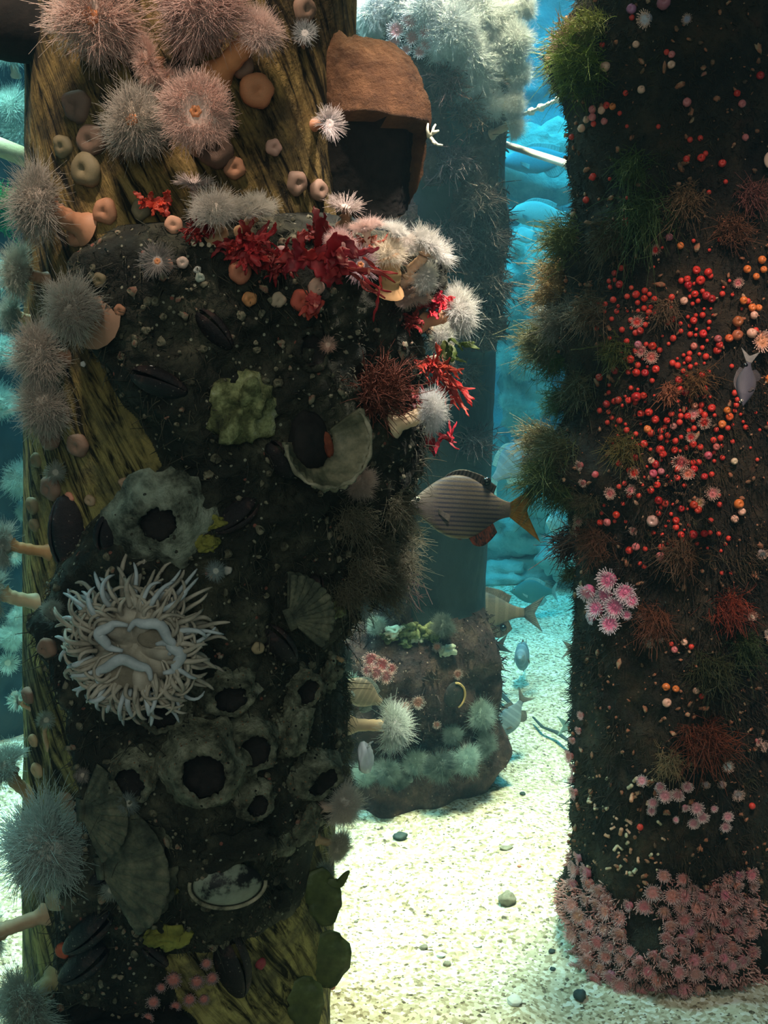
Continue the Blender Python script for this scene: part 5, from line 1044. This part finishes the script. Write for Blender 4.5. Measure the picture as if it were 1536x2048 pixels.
    # foliage-like red algae on the edge and the pale disc
    p, n = RED.hit(1528, 322); k = px_size(p, 1); root = empty('pale_pink_disc', p + n * .012, 'pale pink smooth disc near the outer edge', 'sponge', None, zquat(nrm(n + np.array([-.4, -.3, .2]))))
    G().lathe([(0, -12), (5, -11), (11, -3), (13, 0), (12, 3), (7, 5), (0, 5.5)], 26).xform(np.diag([k, k * 1.3, k, 1])).build('disc', M_PKD, root); G().tube(np.array([[0, 0, -4], [0, 0, -20]]) * k, 5 * k, 10).build('stem', M_PKD, root)
    # little cream tube worms low down
    r = np.random.default_rng(5)
    for i in range(58):
        x, y = r.uniform(1178, 1330), r.uniform(1545, 1750); p, n = RED.hit(x, y); k = px_size(p, 1); s = r.uniform(3, 6.5); d = nrm(np.array([r.normal(0, .7), -.6, r.normal(.2, .5)])); L = s * r.uniform(1.2, 3.2)
        t = np.linspace(0, 1, 7)[:, None]; P = d * t * L * k + r.normal(0, .4, 3) * (t ** 2) * s * k
        o = G().tube(P, s * .62 * k * np.array([1, 1, .95, .95, 1, 1.1, .9]), 8).build('tube_worm', M_STALK); o.location = p + n * .001; o.color = (*[(.80, .62, .40), (.82, .50, .34), (.66, .56, .36), (.85, .42, .25)][i % 4], 1)
        tag(o, 'small cream or peach tube speckling the dark lower part of the piling', 'tube worm', 'small tubes low on the red-dotted piling')
M_PKD = mottled('pink_disc_skin', [(.3, (.86, .50, .38)), (.7, (.92, .62, .50))], 20, .5, .1)
red_pile_growth()

# ------------------------------------------------------------ the piling further back
PLACE9 = ('topmost', 'upper inner one', 'upper outer one', 'central one', 'inner middle one', 'outer middle one', 'lowest', 'lower inner one', 'small outer one')
CLOUD = ['white cloud-like anemone touching the yellow brown piling at the top', 'white cloud-like anemone at the top edge next to the yellow brown piling', 'white cloud-like anemone above the pink and white cluster', 'brightest large white anemone in the middle of the top cloud', 'large white anemone hanging in the middle of the cloud', 'white anemone tucked between brightest one and pink and white cluster', 'white anemone at the top above the brightest large one', 'white anemone at the top near open water', 'white anemone bulging toward open water high up', 'white anemone just below the one bulging toward open water', 'drooping white anemone at the lower middle of the cloud', 'dim white anemone low in the cloud beside red brown crust', 'white anemone on the open-water edge above the rope', 'white anemone lowest in the cloud above the tan stalk', 'small white anemone beside the lowest of the cloud', 'small white anemone level with the rope end', 'small white anemone between yellow brown piling and pink and white cluster', 'white anemone cut by the top edge in mid cloud', 'white anemone cut by the top edge next to open water']
def mid_things():
    A = lambda b, t, r, l, kind='pom', face=None, tent=(.95, .97, .98), st=(.75, .66, .5), **k: plum(MID, b, t, r, kind, tent, st, l, 'white anemones at the top of the further piling', face, **k)
    for i, (x, y, r) in enumerate(((745, 25, 46), (795, 5, 42), (850, 18, 48), (905, 50, 56), (940, 108, 50), (880, 82, 40), (962, 28, 48), (1003, 40, 40), (1030, 84, 44), (1000, 105, 44), (962, 150, 44), (935, 168, 38), (1036, 145, 34), (985, 205, 32), (958, 208, 28), (1028, 205, 28), (745, 75, 30), (915, 5, 40), (1045, 10, 34))):
        fx = (x - 880) / 160
        A((min(max(x, 735), 985), y + 6), (x, y), r, CLOUD[i], face=[fx, -1, .15 - i % 3 * .2])
    A((985, 268), (1024, 248), 34, 'white tufted anemone on a tan stalk just above the bright white pole', 'pom', [.9, -.2, .2], st=(.6, .42, .3), sr=.22); A((1000, 150), (1035, 170), 24, 'small white anemone on the outer edge above the rope', 'star', [1, -.3, .2])
    # at the foot
    FT = [0]; F = 'pale anemones around the foot of the further piling'
    def B(b, t, r, l, kind='pom', face=None, tent=(.36, .42, .39), st=(.5, .5, .42)): FT[0] += 1; plum(MID, b, t, r * .86, kind, tuple(v * (.55, 1.35, .85, 1.6)[FT[0] % 4] for v in tent), st, l, F, face)
    B((950, 1440), (962, 1432), 38, 'grey green puff standing at the outer foot of the further piling', face=[.8, -.7, .4]); B((955, 1500), (968, 1488), 34, 'pale puff on the sand at the outer foot', face=[.8, -.7, 0]); B((925, 1515), (930, 1520), 38, 'wide pale puff between the outer foot puffs and greenish puff', face=[.3, -1, -.1])
    B((878, 1535), (880, 1532), 42, 'greenish white puff in the middle of the foot', face=[.1, -1, -.2]); B((835, 1520), (832, 1525), 34, 'dim teal puff beside the greenish white puff', face=[0, -1, -.2]); B((775, 1540), (772, 1543), 36, 'dim teal puff nearest the white bristly anemone', face=[-.1, -1, -.2]); B((730, 1540), (730, 1548), 30, 'dark teal puff nearest the white slug', face=[-.2, -1, -.2])
    B((880, 1262), (885, 1252), 30, 'bluish puff on top of the foot mound', face=[.3, -.8, .7]); B((757, 1262), (752, 1250), 24, 'small white puff on top of the foot mound', face=[-.2, -.8, .7]); B((905, 1475), (905, 1470), 26, 'teal puff above the wide pale puff', face=[.2, -1, 0]); B((712, 1370), (706, 1362), 28, 'teal wispy puff behind the shell bed edge', 'star', face=[-.4, -1, 0]); B((820, 1560), (800, 1560), 24, 'tiny teal puff at the sand line', face=[0, -1, 0])
    def S(x, y, s, c, t, l, lift=.01):
        p, n = MID.hit(x, y); k = px_size(p, 1); root = empty('strawberry_anemone', p + n * lift, l, 'anemone', 'pink anemones on the further piling', zquat(nrm(n + np.array([0, -.3, .1])), x), s * k); ob('body', OPENB, None, root, None, c); ob('knobbed_tentacles', KNOB[x % 3], None, root, None, t)
    for i, (x, y, s) in enumerate(((823, 50, 22), (800, 70, 22), (848, 72, 20), (826, 84, 20), (795, 92, 18), (850, 96, 18), (838, 112, 16), (815, 108, 14), (862, 84, 14))): S(x, y, s, (.75, .34, .34), (.92, .86, .88), 'pink and white anemone, ' + PLACE9[i] + ' of the cluster beside the brown stub', .035)
    for i, (x, y, s) in enumerate(((750, 1312, 20), (768, 1322, 20), (757, 1338, 19), (775, 1345, 18), (742, 1334, 14), (785, 1330, 14))): S(x, y, s, (.72, .20, .22), (.75, .50, .46), 'rose anemone, ' + PLACE9[i] + ' of the cluster on the foot mound', .02)
    for (x, y, s, l) in ((835, 1400, 16, 'single salmon anemone in the middle of the foot mound'), (812, 1408, 13, 'small salmon anemone beside the single salmon one'), (870, 1290, 12, 'tiny pink anemone high on the foot mound'), (910, 1345, 12, 'tiny lilac anemone near the orange arc'), (800, 1450, 10, 'tiny salmon anemone behind the white bristly one'), (870, 1445, 10, 'tiny orange anemone low on the foot mound')): S(x, y, s, (.68, .24, .18), (.62, .46, .42), l)
    for i, (x, y, s) in enumerate(((790, 1262, 16), (818, 1258, 18), (846, 1262, 17), (832, 1275, 14), (862, 1272, 15), (775, 1275, 13), (895, 1300, 14), (810, 1285, 12))): rock_piece(x, y, s, f'{["cream", "yellowish", "tan", "pale"][i % 4]} shell lump {["first", "second", "third", "fourth", "fifth", "sixth", "seventh", "eighth"][i]} along the top of the foot mound', 50 + i, M_CREAMY if i % 3 == 0 else M_ROCKY, (1.2, .8, .8), 'shell_lump', 'shell', 'shell lumps on the foot mound', MID)
    p, n = MID.hit(900, 1385); k = px_size(p, 1); root = empty('clam_shell', p + n * .02, 'round brown shell with an orange rim on the foot mound', 'shell', None, zquat(n)); G().ball((0, 0, 0), (22 * k, 26 * k, 8 * k), 24, 16, .1, 4).build('valve', M_MUSSEL, root); t = np.linspace(-1.2, 1.5, 20); G().tube(np.stack([23 * np.cos(t), 27 * np.sin(t), 3 + 0 * t], -1) * k, 2.4 * k, 8).build('orange_rim', mottled('orange_rim', [(.3, (.5, .25, .08)), (.7, (.7, .45, .2))], 40), root)
    for i, (x, y, s, c, l) in enumerate(((890, 165, 50, (.22, .09, .08), 'maroon tuft below the pink and white cluster'), (930, 225, 50, (.26, .14, .10), 'russet tuft beside the dim low white anemone'), (900, 320, 60, (.12, .07, .08), 'dusky maroon tuft beside the coral sprig'), (955, 400, 55, (.13, .09, .08), 'dusky tuft at the upper end of the outer crust'), (965, 480, 60, (.14, .09, .08), 'brown tuft in the upper outer crust'), (975, 570, 60, (.13, .09, .08), 'brown tuft in the lower outer crust'), (955, 645, 55, (.12, .09, .08), 'brown tuft at the lower end of the outer crust'), (890, 480, 55, (.10, .07, .08), 'dark tuft above the wide fan anemone'), (920, 750, 50, (.10, .08, .07), 'dark tuft behind the long red frond'), (940, 880, 50, (.12, .08, .09), 'purplish tuft above the striped fish'), (800, 1150, 60, (.14, .05, .05), 'dark red tuft behind the shaggy hair growth'))):
        p, n = MID.hit(x, y); tuft(p, nrm(n + np.array([.2, -.3, -.1])), px_size(p, s), 120, c, l, 300 + i, .0016, .2, group='maroon tufts on the further piling')
    a = at_depth(990, 282, 2.58); b = at_depth(1200, 350, 1.98); root = empty('white_pole', a, 'bright white slanting pole between the pilings', 'pole'); d = b - a
    G().tube(np.array([d * 0, d]), .0075, 14).build('shaft', M_WHITEP, root); G().tube(np.array([d * -.02, d * .03]), .011, 14).build('end_cap', M_WHITEP, root); G().tube(np.array([d * .97, d * 1.02]), .011, 14).build('end_cap', M_WHITEP, root)
    a = at_depth(985, 248, 2.58); b = at_depth(1215, 145, 1.96); t = np.linspace(0, 1, 60); P = a + np.outer(t, b - a); P[:, 2] -= .010 * np.sin(PI * t)
    root = empty('rope', a, 'thin pale twisted rope with knots above the white pole', 'rope'); o = G().tube(P - a, .0038 + .0012 * np.sin(t * 150), 10).build('strand', M_WHITEP, root)
    for q in (.42, .5, .66): i = int(q * 59); G().ball(P[i] - a, .008, 12, 8, .2, i).build('knot', M_WHITEP, root)
M_WHITEP = mottled('white_plastic', [(.3, (.90, .92, .92)), (.7, (.97, .97, .97))], 8, .4, 0)
mid_things()
# ------------------------------------------------------------ fish
def fish_skin(name, top, side, belly, stripe=None, sfreq=15, samt=.55, bars=0, spec=.5):
    m, nt, b = mat_base(name); t = nt.nodes.new('ShaderNodeTexCoord'); s = nt.nodes.new('ShaderNodeSeparateXYZ'); nt.links.new(t.outputs['UV'], s.inputs[0])
    c = ramp(nt, s.outputs[1], [(0.0, belly), (0.30, side), (0.65, side), (0.95, top)])
    if stripe:
        w = math_n(nt, 'SINE', math_n(nt, 'MULTIPLY', s.outputs[1], sfreq * 2 * PI)); fx = ramp(nt, s.outputs[0], [(.20, (0, 0, 0)), (.30, (1, 1, 1)), (.86, (1, 1, 1)), (.95, (0, 0, 0))])
        k = math_n(nt, 'MULTIPLY', math_n(nt, 'GREATER_THAN', w, .25), math_n(nt, 'MULTIPLY', fx, samt)); c = mixc(nt, k, c, stripe)
    if bars:
        w = math_n(nt, 'SINE', math_n(nt, 'MULTIPLY', s.outputs[0], bars * 2 * PI)); k = math_n(nt, 'MULTIPLY', math_n(nt, 'GREATER_THAN', w, .55), .35); c = mixc(nt, k, c, tuple(min(1, x * 1.8) for x in side))
    sc = nt.nodes.new('ShaderNodeTexVoronoi'); sc.inputs['Scale'].default_value = 46; mp = nt.nodes.new('ShaderNodeMapping'); mp.inputs['Scale'].default_value = (1.6, 1, 1); nt.links.new(t.outputs['UV'], mp.inputs[0]); nt.links.new(mp.outputs[0], sc.inputs['Vector'])
    c = mixc(nt, .35, c, mixc(nt, 1.0, c, ramp(nt, sc.outputs['Distance'], [(.1, (1.15, 1.15, 1.15)), (.6, (.6, .6, .6))]), 'MULTIPLY'))
    nt.links.new(c, b.inputs['Base Color']); b.inputs['Roughness'].default_value = .55; b.inputs['Specular IOR Level'].default_value = spec * .4; bump(nt, b, sc.outputs['Distance'], .15, .001); return m
def fin_skin(name, a, b_, rays=22):
    m, nt, b = mat_base(name); co = coords(nt, 'Generated'); n = noise_tex(nt, co, 5, 3); c = ramp(nt, n, [(.35, a), (.65, b_)]); nt.links.new(c, b.inputs['Base Color']); b.inputs['Roughness'].default_value = .5
    t = nt.nodes.new('ShaderNodeBsdfTranslucent'); nt.links.new(c, t.inputs[0]); mx = nt.nodes.new('ShaderNodeMixShader'); mx.inputs[0].default_value = .4; nt.links.new(b.outputs[0], mx.inputs[1]); nt.links.new(t.outputs[0], mx.inputs[2]); nt.links.new(mx.outputs[0], nt.nodes['Material Output'].inputs[0]); return m
def eyeball(name='fish_eye_dark'): return mottled(name, [(.3, (.004, .004, .005)), (.7, (.01, .01, .012))], 10, .08, 0, spec=.8)
M_EYE = eyeball(); M_IRIS = mottled('fish_iris', [(.3, (.35, .33, .28)), (.7, (.5, .48, .4))], 60, .25, 0)
def fin(g, root_pts, tip_pts, th, rays=9, rip=0.0):
    """a webbed fin between its root line and its outer edge, ribbed by rays"""
    A, B = np.asarray(root_pts, float), np.asarray(tip_pts, float); n = rays * 4 + 1; s = np.linspace(0, 1, n); f = lambda P: np.stack([np.interp(s, np.linspace(0, 1, len(P)), P[:, i]) for i in range(3)], -1)
    A, B = f(A), f(B); t = np.linspace(0, 1, 8); P = A[:, None] * (1 - t)[None, :, None] + B[:, None] * t[None, :, None]; P[..., 1] += rip * np.sin(s * 9)[:, None] * t[None] ** 2
    T = th * (1.15 - .8 * t)[None] * (1 + .6 * np.cos(s * rays * 2 * PI))[:, None]; g.plate(P, np.maximum(T, th * .12)); return g
def fish(label, px, py, L, D, skin, finm, tailm, depth=.62, ang=0.0, yaw=0.0, tail=.26, flip=False, spot=None, group='fish swimming between the pilings', name='perch', finm2=None, thick=.17, roll=0.0, pecm=None):
    """px, py: middle of the body; L: nose to tail root in picture pixels; nose toward -X (or +X when flipped); ang: nose-up turn in the picture"""
    c = at_depth(px, py, D); k = px_size(c, L); root = empty(name, c, label, 'fish', group)
    M = Matrix.Rotation(PITCH * -1, 3, 'X') @ Matrix.Rotation(ang, 3, 'Y') @ Matrix.Rotation(yaw + (PI if flip else 0), 3, 'Z') @ Matrix.Rotation(roll, 3, 'X'); root.rotation_mode = 'QUATERNION'; root.rotation_quaternion = M.to_quaternion(); root.scale = (k,) * 3
    x = np.linspace(0, 1, 40); h = depth / 2
    topc = np.interp(x, [0, .03, .1, .2, .35, .5, .65, .8, .92, 1], np.array([.03, .11, .32, .62, .93, 1.0, .86, .50, .25, .23])); botc = np.interp(x, [0, .03, .1, .2, .35, .5, .65, .8, .92, 1], np.array([.03, .10, .30, .56, .88, 1.0, .92, .52, .24, .22]))
    sm = lambda a: np.convolve(np.pad(a, 3, 'edge'), np.ones(7) / 7, 'valid'); topc[2:], botc[2:] = sm(topc)[2:], sm(botc)[2:]
    wd = thick * np.interp(x, [0, .08, .25, .5, .8, 1], [.05, .45, .92, 1, .4, .12]) * .5
    a = np.linspace(0, 2 * PI, 29); ca, sa = np.cos(a), np.sin(a)
    Z = np.where(sa[None] >= 0, topc[:, None] * h * sa[None], botc[:, None] * h * sa[None]); Y = wd[:, None] * np.sign(ca)[None] * np.abs(ca)[None] ** .85; X = np.repeat((x - .5)[:, None], 29, 1)
    uv = np.stack([X + .5, Z / depth + .5], -1).reshape(-1, 2); G().sheet(np.stack([X, Y, Z], -1)[:, ::-1]).build('body', skin, root, True, uv.reshape(40, 29, 2)[:, ::-1].reshape(-1, 2))
    zt = lambda xx: float(np.interp(xx, x, topc)) * h; zb = lambda xx: -float(np.interp(xx, x, botc)) * h
    for s in (-1, 1):
        ez = .02 + .03; ex = .095; ey = s * (float(np.interp(ex, x, wd)) * .93)
        e = G().ball((ex - .5, ey * .9, ez), (.027, .012, .027), 16, 12).build('eye', M_IRIS, root); G().ball((ex - .5, ey * .9 + s * .007, ez), (.017, .008, .017), 14, 10).build('pupil', M_EYE, e)
        G_ = G(); fin(G_, [(-.21, s * (wd[12] + .002), -.03), (-.20, s * (wd[12] + .002), -.075)], [(-.09, s * (wd[14] + .022), -.085), (-.10, s * (wd[14] + .022), -.15)], .006, 7); G_.build('pectoral_fin', pecm or finm, root)
    g = G(); t = np.linspace(.30, .82, 12); fin(g, [(u - .5, 0, zt(u) - .012) for u in t], [(u - .5 + .03, 0, zt(u) + .055 * math.sin(PI * min(1, (u - .28) / .5)) ** .5 + (.075 * max(0, (u - .6) / .22) if u > .6 else 0)) for u in t], .012, 14); g.build('dorsal_fin', finm, root)
    g = G(); t = np.linspace(.60, .83, 9); fin(g, [(u - .5, 0, zb(u) + .012) for u in t], [(u - .5 + .05, 0, zb(u) - .04 - .08 * math.sin(PI * (u - .58) / .3)) for u in t], .012, 9); g.build('anal_fin', finm2 or finm, root)
    g = G(); fin(g, [(-.16, 0, zb(.34) + .01), (-.08, 0, zb(.42) + .01)], [(.02, 0, zb(.36) - .012), (.04, 0, zb(.44) - .02)], .014, 6); g.build('pelvic_fin', finm2 or finm, root)
    g = G(); r_ = .225 * h; zz = np.linspace(-1, 1, 13); tl = tail
    fin(g, [(.49, 0, z * r_) for z in zz], [(.5 + tl * (.52 + .48 * abs(z) ** 1.3), 0, z * h * .92 * (.75 + .25 * abs(z))) for z in zz], .016, 12); g.build('tail_fin', tailm, root)
    if spot is not None:
        for (ux, uz, s_) in spot: G().ball((ux, 0, uz), (s_, .05, s_), 12, 8).build('dark_fin_blotch', M_EYE, root)
    return root
def fishes():
    blk = fin_skin('black_fin', (.015, .012, .015), (.05, .03, .03)); org = fin_skin('orange_tail', (.36, .16, .02), (.62, .34, .06)); redb = fin_skin('red_black_fin', (.02, .01, .01), (.55, .09, .03)); gry = fin_skin('grey_fin', (.16, .17, .17), (.28, .27, .25)); teal = fin_skin('teal_fin', (.25, .45, .45), (.45, .62, .60)); brn = fin_skin('brown_fin', (.15, .11, .09), (.3, .22, .17))
    s1 = fish_skin('striped_perch_skin', (.055, .038, .034), (.15, .112, .098), (.24, .175, .10), (.028, .028, .055), 15, .75)
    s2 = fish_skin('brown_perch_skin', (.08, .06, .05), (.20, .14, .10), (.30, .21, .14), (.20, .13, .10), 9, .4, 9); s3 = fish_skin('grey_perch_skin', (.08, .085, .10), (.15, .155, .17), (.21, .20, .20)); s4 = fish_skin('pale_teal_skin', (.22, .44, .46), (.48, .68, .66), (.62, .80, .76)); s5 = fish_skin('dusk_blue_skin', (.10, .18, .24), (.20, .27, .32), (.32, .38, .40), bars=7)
    s6 = fish_skin('slate_perch_skin', (.03, .032, .045), (.055, .056, .075), (.08, .075, .08)); drk = fin_skin('slate_fin', (.03, .03, .04), (.07, .06, .06))
    fish('grey brown striped fish with orange tail and black dorsal blotch', 919, 1014, 206, 1.72, s1, blk, org, .64, .055, .0, .30, finm2=redb, name='striped_perch', pecm=brn, spot=[(.25, .265, .045)])
    fish('brown barred fish partly hidden behind the further piling', 955, 1220, 190, 2.95, s2, brn, gry, .42, .06, 0, .2, spot=[(.28, -.17, .04)])
    fish('small fish whose forked tail shows past the further piling', 945, 1306, 95, 3.0, s3, gry, gry, .46, -.25, 0, .32)
    fish('dark fish seen nearly head-on over the pale sand', 1045, 1312, 95, 3.1, s5, brn, brn, .62, 0, 1.32, .25, thick=.3); fish('small fish whose tail peeks out beside the red-dotted piling', 1195, 1298, 90, 2.7, s3, gry, gry, .44, 0, 0, .3, True, name='perch')
    fish('bluish fish diving nose-down over the sand by the foot', 1018, 1440, 92, 2.55, s5, gry, gry, .50, -.95, .2, .22); fish('silver blue fish slipping edge-on behind the mossy edge', 1100, 622, 120, 2.35, s3, gry, gry, .42, -1.3, .9, .2)
    fish('grey head-down fish in front of the red anemones', 1492, 768, 100, 1.42, s6, drk, gry, .42, -1.32, .35, .30, spot=[(.42, .06, .05)])
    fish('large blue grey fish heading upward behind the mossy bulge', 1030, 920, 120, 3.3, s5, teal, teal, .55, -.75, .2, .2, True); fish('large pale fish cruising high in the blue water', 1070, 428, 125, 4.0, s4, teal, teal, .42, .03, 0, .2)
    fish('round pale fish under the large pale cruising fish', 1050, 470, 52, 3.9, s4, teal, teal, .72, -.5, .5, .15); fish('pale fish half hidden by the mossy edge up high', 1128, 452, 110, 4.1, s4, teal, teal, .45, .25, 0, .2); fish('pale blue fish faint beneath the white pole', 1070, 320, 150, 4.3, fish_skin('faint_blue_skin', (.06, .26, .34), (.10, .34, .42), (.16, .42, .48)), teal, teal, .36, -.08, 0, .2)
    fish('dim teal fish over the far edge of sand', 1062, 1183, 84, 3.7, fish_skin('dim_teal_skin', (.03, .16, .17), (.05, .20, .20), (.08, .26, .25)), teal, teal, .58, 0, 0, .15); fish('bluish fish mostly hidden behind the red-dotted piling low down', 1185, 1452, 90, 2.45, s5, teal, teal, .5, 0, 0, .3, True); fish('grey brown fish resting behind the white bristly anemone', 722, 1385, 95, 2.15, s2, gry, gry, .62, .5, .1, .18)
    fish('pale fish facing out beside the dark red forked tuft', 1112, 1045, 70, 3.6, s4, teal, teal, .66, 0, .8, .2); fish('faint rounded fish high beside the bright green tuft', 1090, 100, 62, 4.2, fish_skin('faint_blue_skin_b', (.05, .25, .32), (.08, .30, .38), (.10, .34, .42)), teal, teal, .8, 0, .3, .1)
fishes()

# ------------------------------------------------------------ background rock, far anemones, pebbles on the sand
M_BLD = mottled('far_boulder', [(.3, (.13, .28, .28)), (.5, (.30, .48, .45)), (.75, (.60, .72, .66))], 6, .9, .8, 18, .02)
def boulder(px, py, D, r, label, seed, sq=(1, .9, .8), sand=False):
    c = on_sand(px, py) if sand else at_depth(px, py, D); k = px_size(c, 1); g = G().ball((0, 0, 0), np.array(sq) * r * k, 40, 30, .45, seed); V = g.V[0]; g.V = [V * (1 + .10 * fbm(V / (r * k), 4, 3, seed)[:, None])]
    o = g.build('boulder', M_BLD); o.location = c; return tag(o, label, 'rock', 'boulders behind the pilings')
def background():
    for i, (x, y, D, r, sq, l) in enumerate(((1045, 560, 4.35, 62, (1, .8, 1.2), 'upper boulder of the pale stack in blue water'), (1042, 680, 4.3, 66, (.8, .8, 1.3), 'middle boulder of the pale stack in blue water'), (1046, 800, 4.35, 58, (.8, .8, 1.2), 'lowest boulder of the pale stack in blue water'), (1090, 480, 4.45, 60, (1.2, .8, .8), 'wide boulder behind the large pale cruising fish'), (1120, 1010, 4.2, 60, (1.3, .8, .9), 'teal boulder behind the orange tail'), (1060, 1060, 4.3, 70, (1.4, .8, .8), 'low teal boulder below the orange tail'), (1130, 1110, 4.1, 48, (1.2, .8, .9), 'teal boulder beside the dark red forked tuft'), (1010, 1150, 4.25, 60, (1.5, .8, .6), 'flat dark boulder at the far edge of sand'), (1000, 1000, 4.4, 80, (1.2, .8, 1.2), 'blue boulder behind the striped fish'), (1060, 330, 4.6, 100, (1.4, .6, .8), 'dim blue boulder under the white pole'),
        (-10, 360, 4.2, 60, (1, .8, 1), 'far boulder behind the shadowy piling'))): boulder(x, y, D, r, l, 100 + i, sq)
    for i, (x, y, r, l) in enumerate(((1030, 620, 26, 'curled pale anemone on the pale boulder stack'), (1062, 655, 22, 'pale anemone beside the curled pale one'), (1018, 720, 30, 'pale anemone lower on the boulder stack'), (1052, 740, 24, 'small pale anemone at the centre of the boulder stack'), (1050, 590, 22, 'pale anemone at the shoulder of the boulder stack'), (1075, 530, 24, 'pale anemone on top of the boulder stack'), (1022, 800, 24, 'pale anemone at the foot of the boulder stack'), (1060, 820, 20, 'small pale anemone at the foot of the boulder stack'), (1035, 500, 20, 'pale anemone under the round pale fish'), (1010, 560, 18, 'tiny pale anemone at the edge of the boulder stack'))):
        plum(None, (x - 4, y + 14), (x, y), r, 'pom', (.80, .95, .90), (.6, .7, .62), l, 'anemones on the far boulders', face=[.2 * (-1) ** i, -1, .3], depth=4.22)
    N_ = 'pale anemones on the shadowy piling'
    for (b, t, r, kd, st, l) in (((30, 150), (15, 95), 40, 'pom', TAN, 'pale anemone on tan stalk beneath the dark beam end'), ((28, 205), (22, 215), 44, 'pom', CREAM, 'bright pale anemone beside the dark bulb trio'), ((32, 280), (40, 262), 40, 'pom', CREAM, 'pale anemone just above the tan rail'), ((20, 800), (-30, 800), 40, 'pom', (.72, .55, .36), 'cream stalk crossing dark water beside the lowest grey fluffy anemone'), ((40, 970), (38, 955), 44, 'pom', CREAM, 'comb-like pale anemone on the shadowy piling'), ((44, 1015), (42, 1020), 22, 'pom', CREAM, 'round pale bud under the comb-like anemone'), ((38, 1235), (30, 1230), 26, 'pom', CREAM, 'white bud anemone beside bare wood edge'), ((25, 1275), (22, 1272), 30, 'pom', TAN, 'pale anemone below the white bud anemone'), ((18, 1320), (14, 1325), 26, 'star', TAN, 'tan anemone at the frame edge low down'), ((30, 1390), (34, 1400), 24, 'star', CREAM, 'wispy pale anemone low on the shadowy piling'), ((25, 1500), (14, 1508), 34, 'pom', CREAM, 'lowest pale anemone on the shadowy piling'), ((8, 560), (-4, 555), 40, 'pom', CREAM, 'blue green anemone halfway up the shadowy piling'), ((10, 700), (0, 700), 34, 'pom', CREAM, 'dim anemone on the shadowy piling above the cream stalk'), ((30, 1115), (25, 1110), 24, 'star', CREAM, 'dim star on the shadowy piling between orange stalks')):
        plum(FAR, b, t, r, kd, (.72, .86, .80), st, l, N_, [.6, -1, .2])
    a = at_depth(-60, 270, 2.3); b = at_depth(88, 330, 2.3); root = empty('rail', a, 'tan slanting rail under the pale anemones beside the dark beam', 'rail'); d = b - a; G().tube(np.array([d * 0, d]), .020, 16).build('rail_bar', mottled('tan_rail', [(.3, (.32, .24, .12)), (.7, (.50, .40, .22))], 12, .7, .4), root); G().ball(d, (.024, .024, .024), 14, 10).build('rail_end', M_ROCKY, root)
    p = at_depth(-4, 425, 2.35); tuft(p, np.array([.5, -.6, .3]), .06, 240, (.06, .55, .14), 'vivid green tuft at the frame edge beside the big dim fluffy anemone', 77, .0012)
    def peb(px, py, r, mat, label, sq=(1, .8, .6), nm='pebble', cat='pebble', grp='pebbles and shells on the sand', seed=1):
        c = on_sand(px, py); k = px_size(c, 1); o = G().ball((0, 0, 0), np.array(sq) * r * k, 20, 14, .25, seed).build(nm, mat); o.location = (c[0], c[1], float(sand_z(c[0], c[1])) + r * k * sq[2] * .7); tag(o, label, cat, grp)
    dkp = mottled('dark_pebble', [(.3, (.02, .035, .04)), (.7, (.07, .10, .10))], 40, .6, .3); shp = mottled('grey_shell', [(.3, (.16, .14, .10)), (.7, (.36, .33, .26))], 50, .6, .4); wsp = mottled('white_shell', [(.3, (.82, .80, .74)), (.7, (.95, .94, .9))], 30, .5, .3)
    peb(800, 1668, 13, dkp, 'dark oval pebble on bright sand beside the beige puff', (1.15, .7, .62), seed=2); peb(1015, 1800, 16, shp, 'grey brown snail-like shell in the middle of the sand', (1, .9, .85), 'shell', 'shell', seed=3); peb(882, 1902, 9, wsp, 'small white shell chip on the sand', (1, .8, .5), 'shell', 'shell', seed=4); peb(1028, 2012, 14, wsp, 'larger white shell piece at the bottom of the sand', (1, 1, .6), 'shell', 'shell', seed=5); peb(1160, 1985, 13, dkp, 'round black pebble touching the foot of the red-dotted piling', (1, 1, .9), seed=6); peb(1104, 1892, 7, dkp, 'tiny dark pebble near the pink carpet', seed=7); peb(1106, 1926, 6, dkp, 'tiny dark pebble under its twin near the pink carpet', seed=8); peb(1045, 1586, 6, dkp, 'tiny dark pebble far out on the sand', seed=9); peb(848, 1888, 8, shp, 'brownish chip beside the small white shell chip', seed=10); peb(975, 1564, 7, wsp, 'white speck on the sand near the outer foot', (1.4, .8, .5), 'shell', 'shell', seed=11); peb(955, 1880, 6, wsp, 'small pale chip on the sand beyond the white shell chip', (1.4, .8, .5), 'shell', 'shell', seed=12); peb(1038, 1733, 4, mottled('coral_chip', [(.3, (.6, .2, .12)), (.7, (.8, .3, .2))], 20), 'tiny coral red chip on the sand', seed=13); peb(712, 1830, 4, shp, 'tiny brown chip beside the lowest green blade', seed=14); peb(895, 1918, 8, shp, 'pinkish brown chip just under the small white shell chip', seed=15); peb(1012, 1700, 9, shp, 'low tan chip on the sand above the grey brown shell', (1.5, .8, .4), seed=16)
    # two narrow seams between the floor slabs show through the sand
    for nm, pts in (('floor_seam', ((1066, 1432), (1085, 1452), (1112, 1462), (1135, 1478), (1160, 1484))), ('floor_seam', ((972, 1358), (990, 1372), (1012, 1396), (1028, 1412)))):
        P = np.array([on_sand(*q, .022) for q in pts]); g = G().tube(P, np.array([.003, .006, .008, .006, .003][:len(P)]), 8); g.V = [v * [1, 1, .5] + [0, 0, .008] for v in g.V]; tag(g.build(nm, dkp), 'dark narrow seam in the sand near the diving fish' if pts[0][0] > 1000 else 'dark narrow seam in the sand under the forked tail', 'seam', 'seams in the sand')
background()
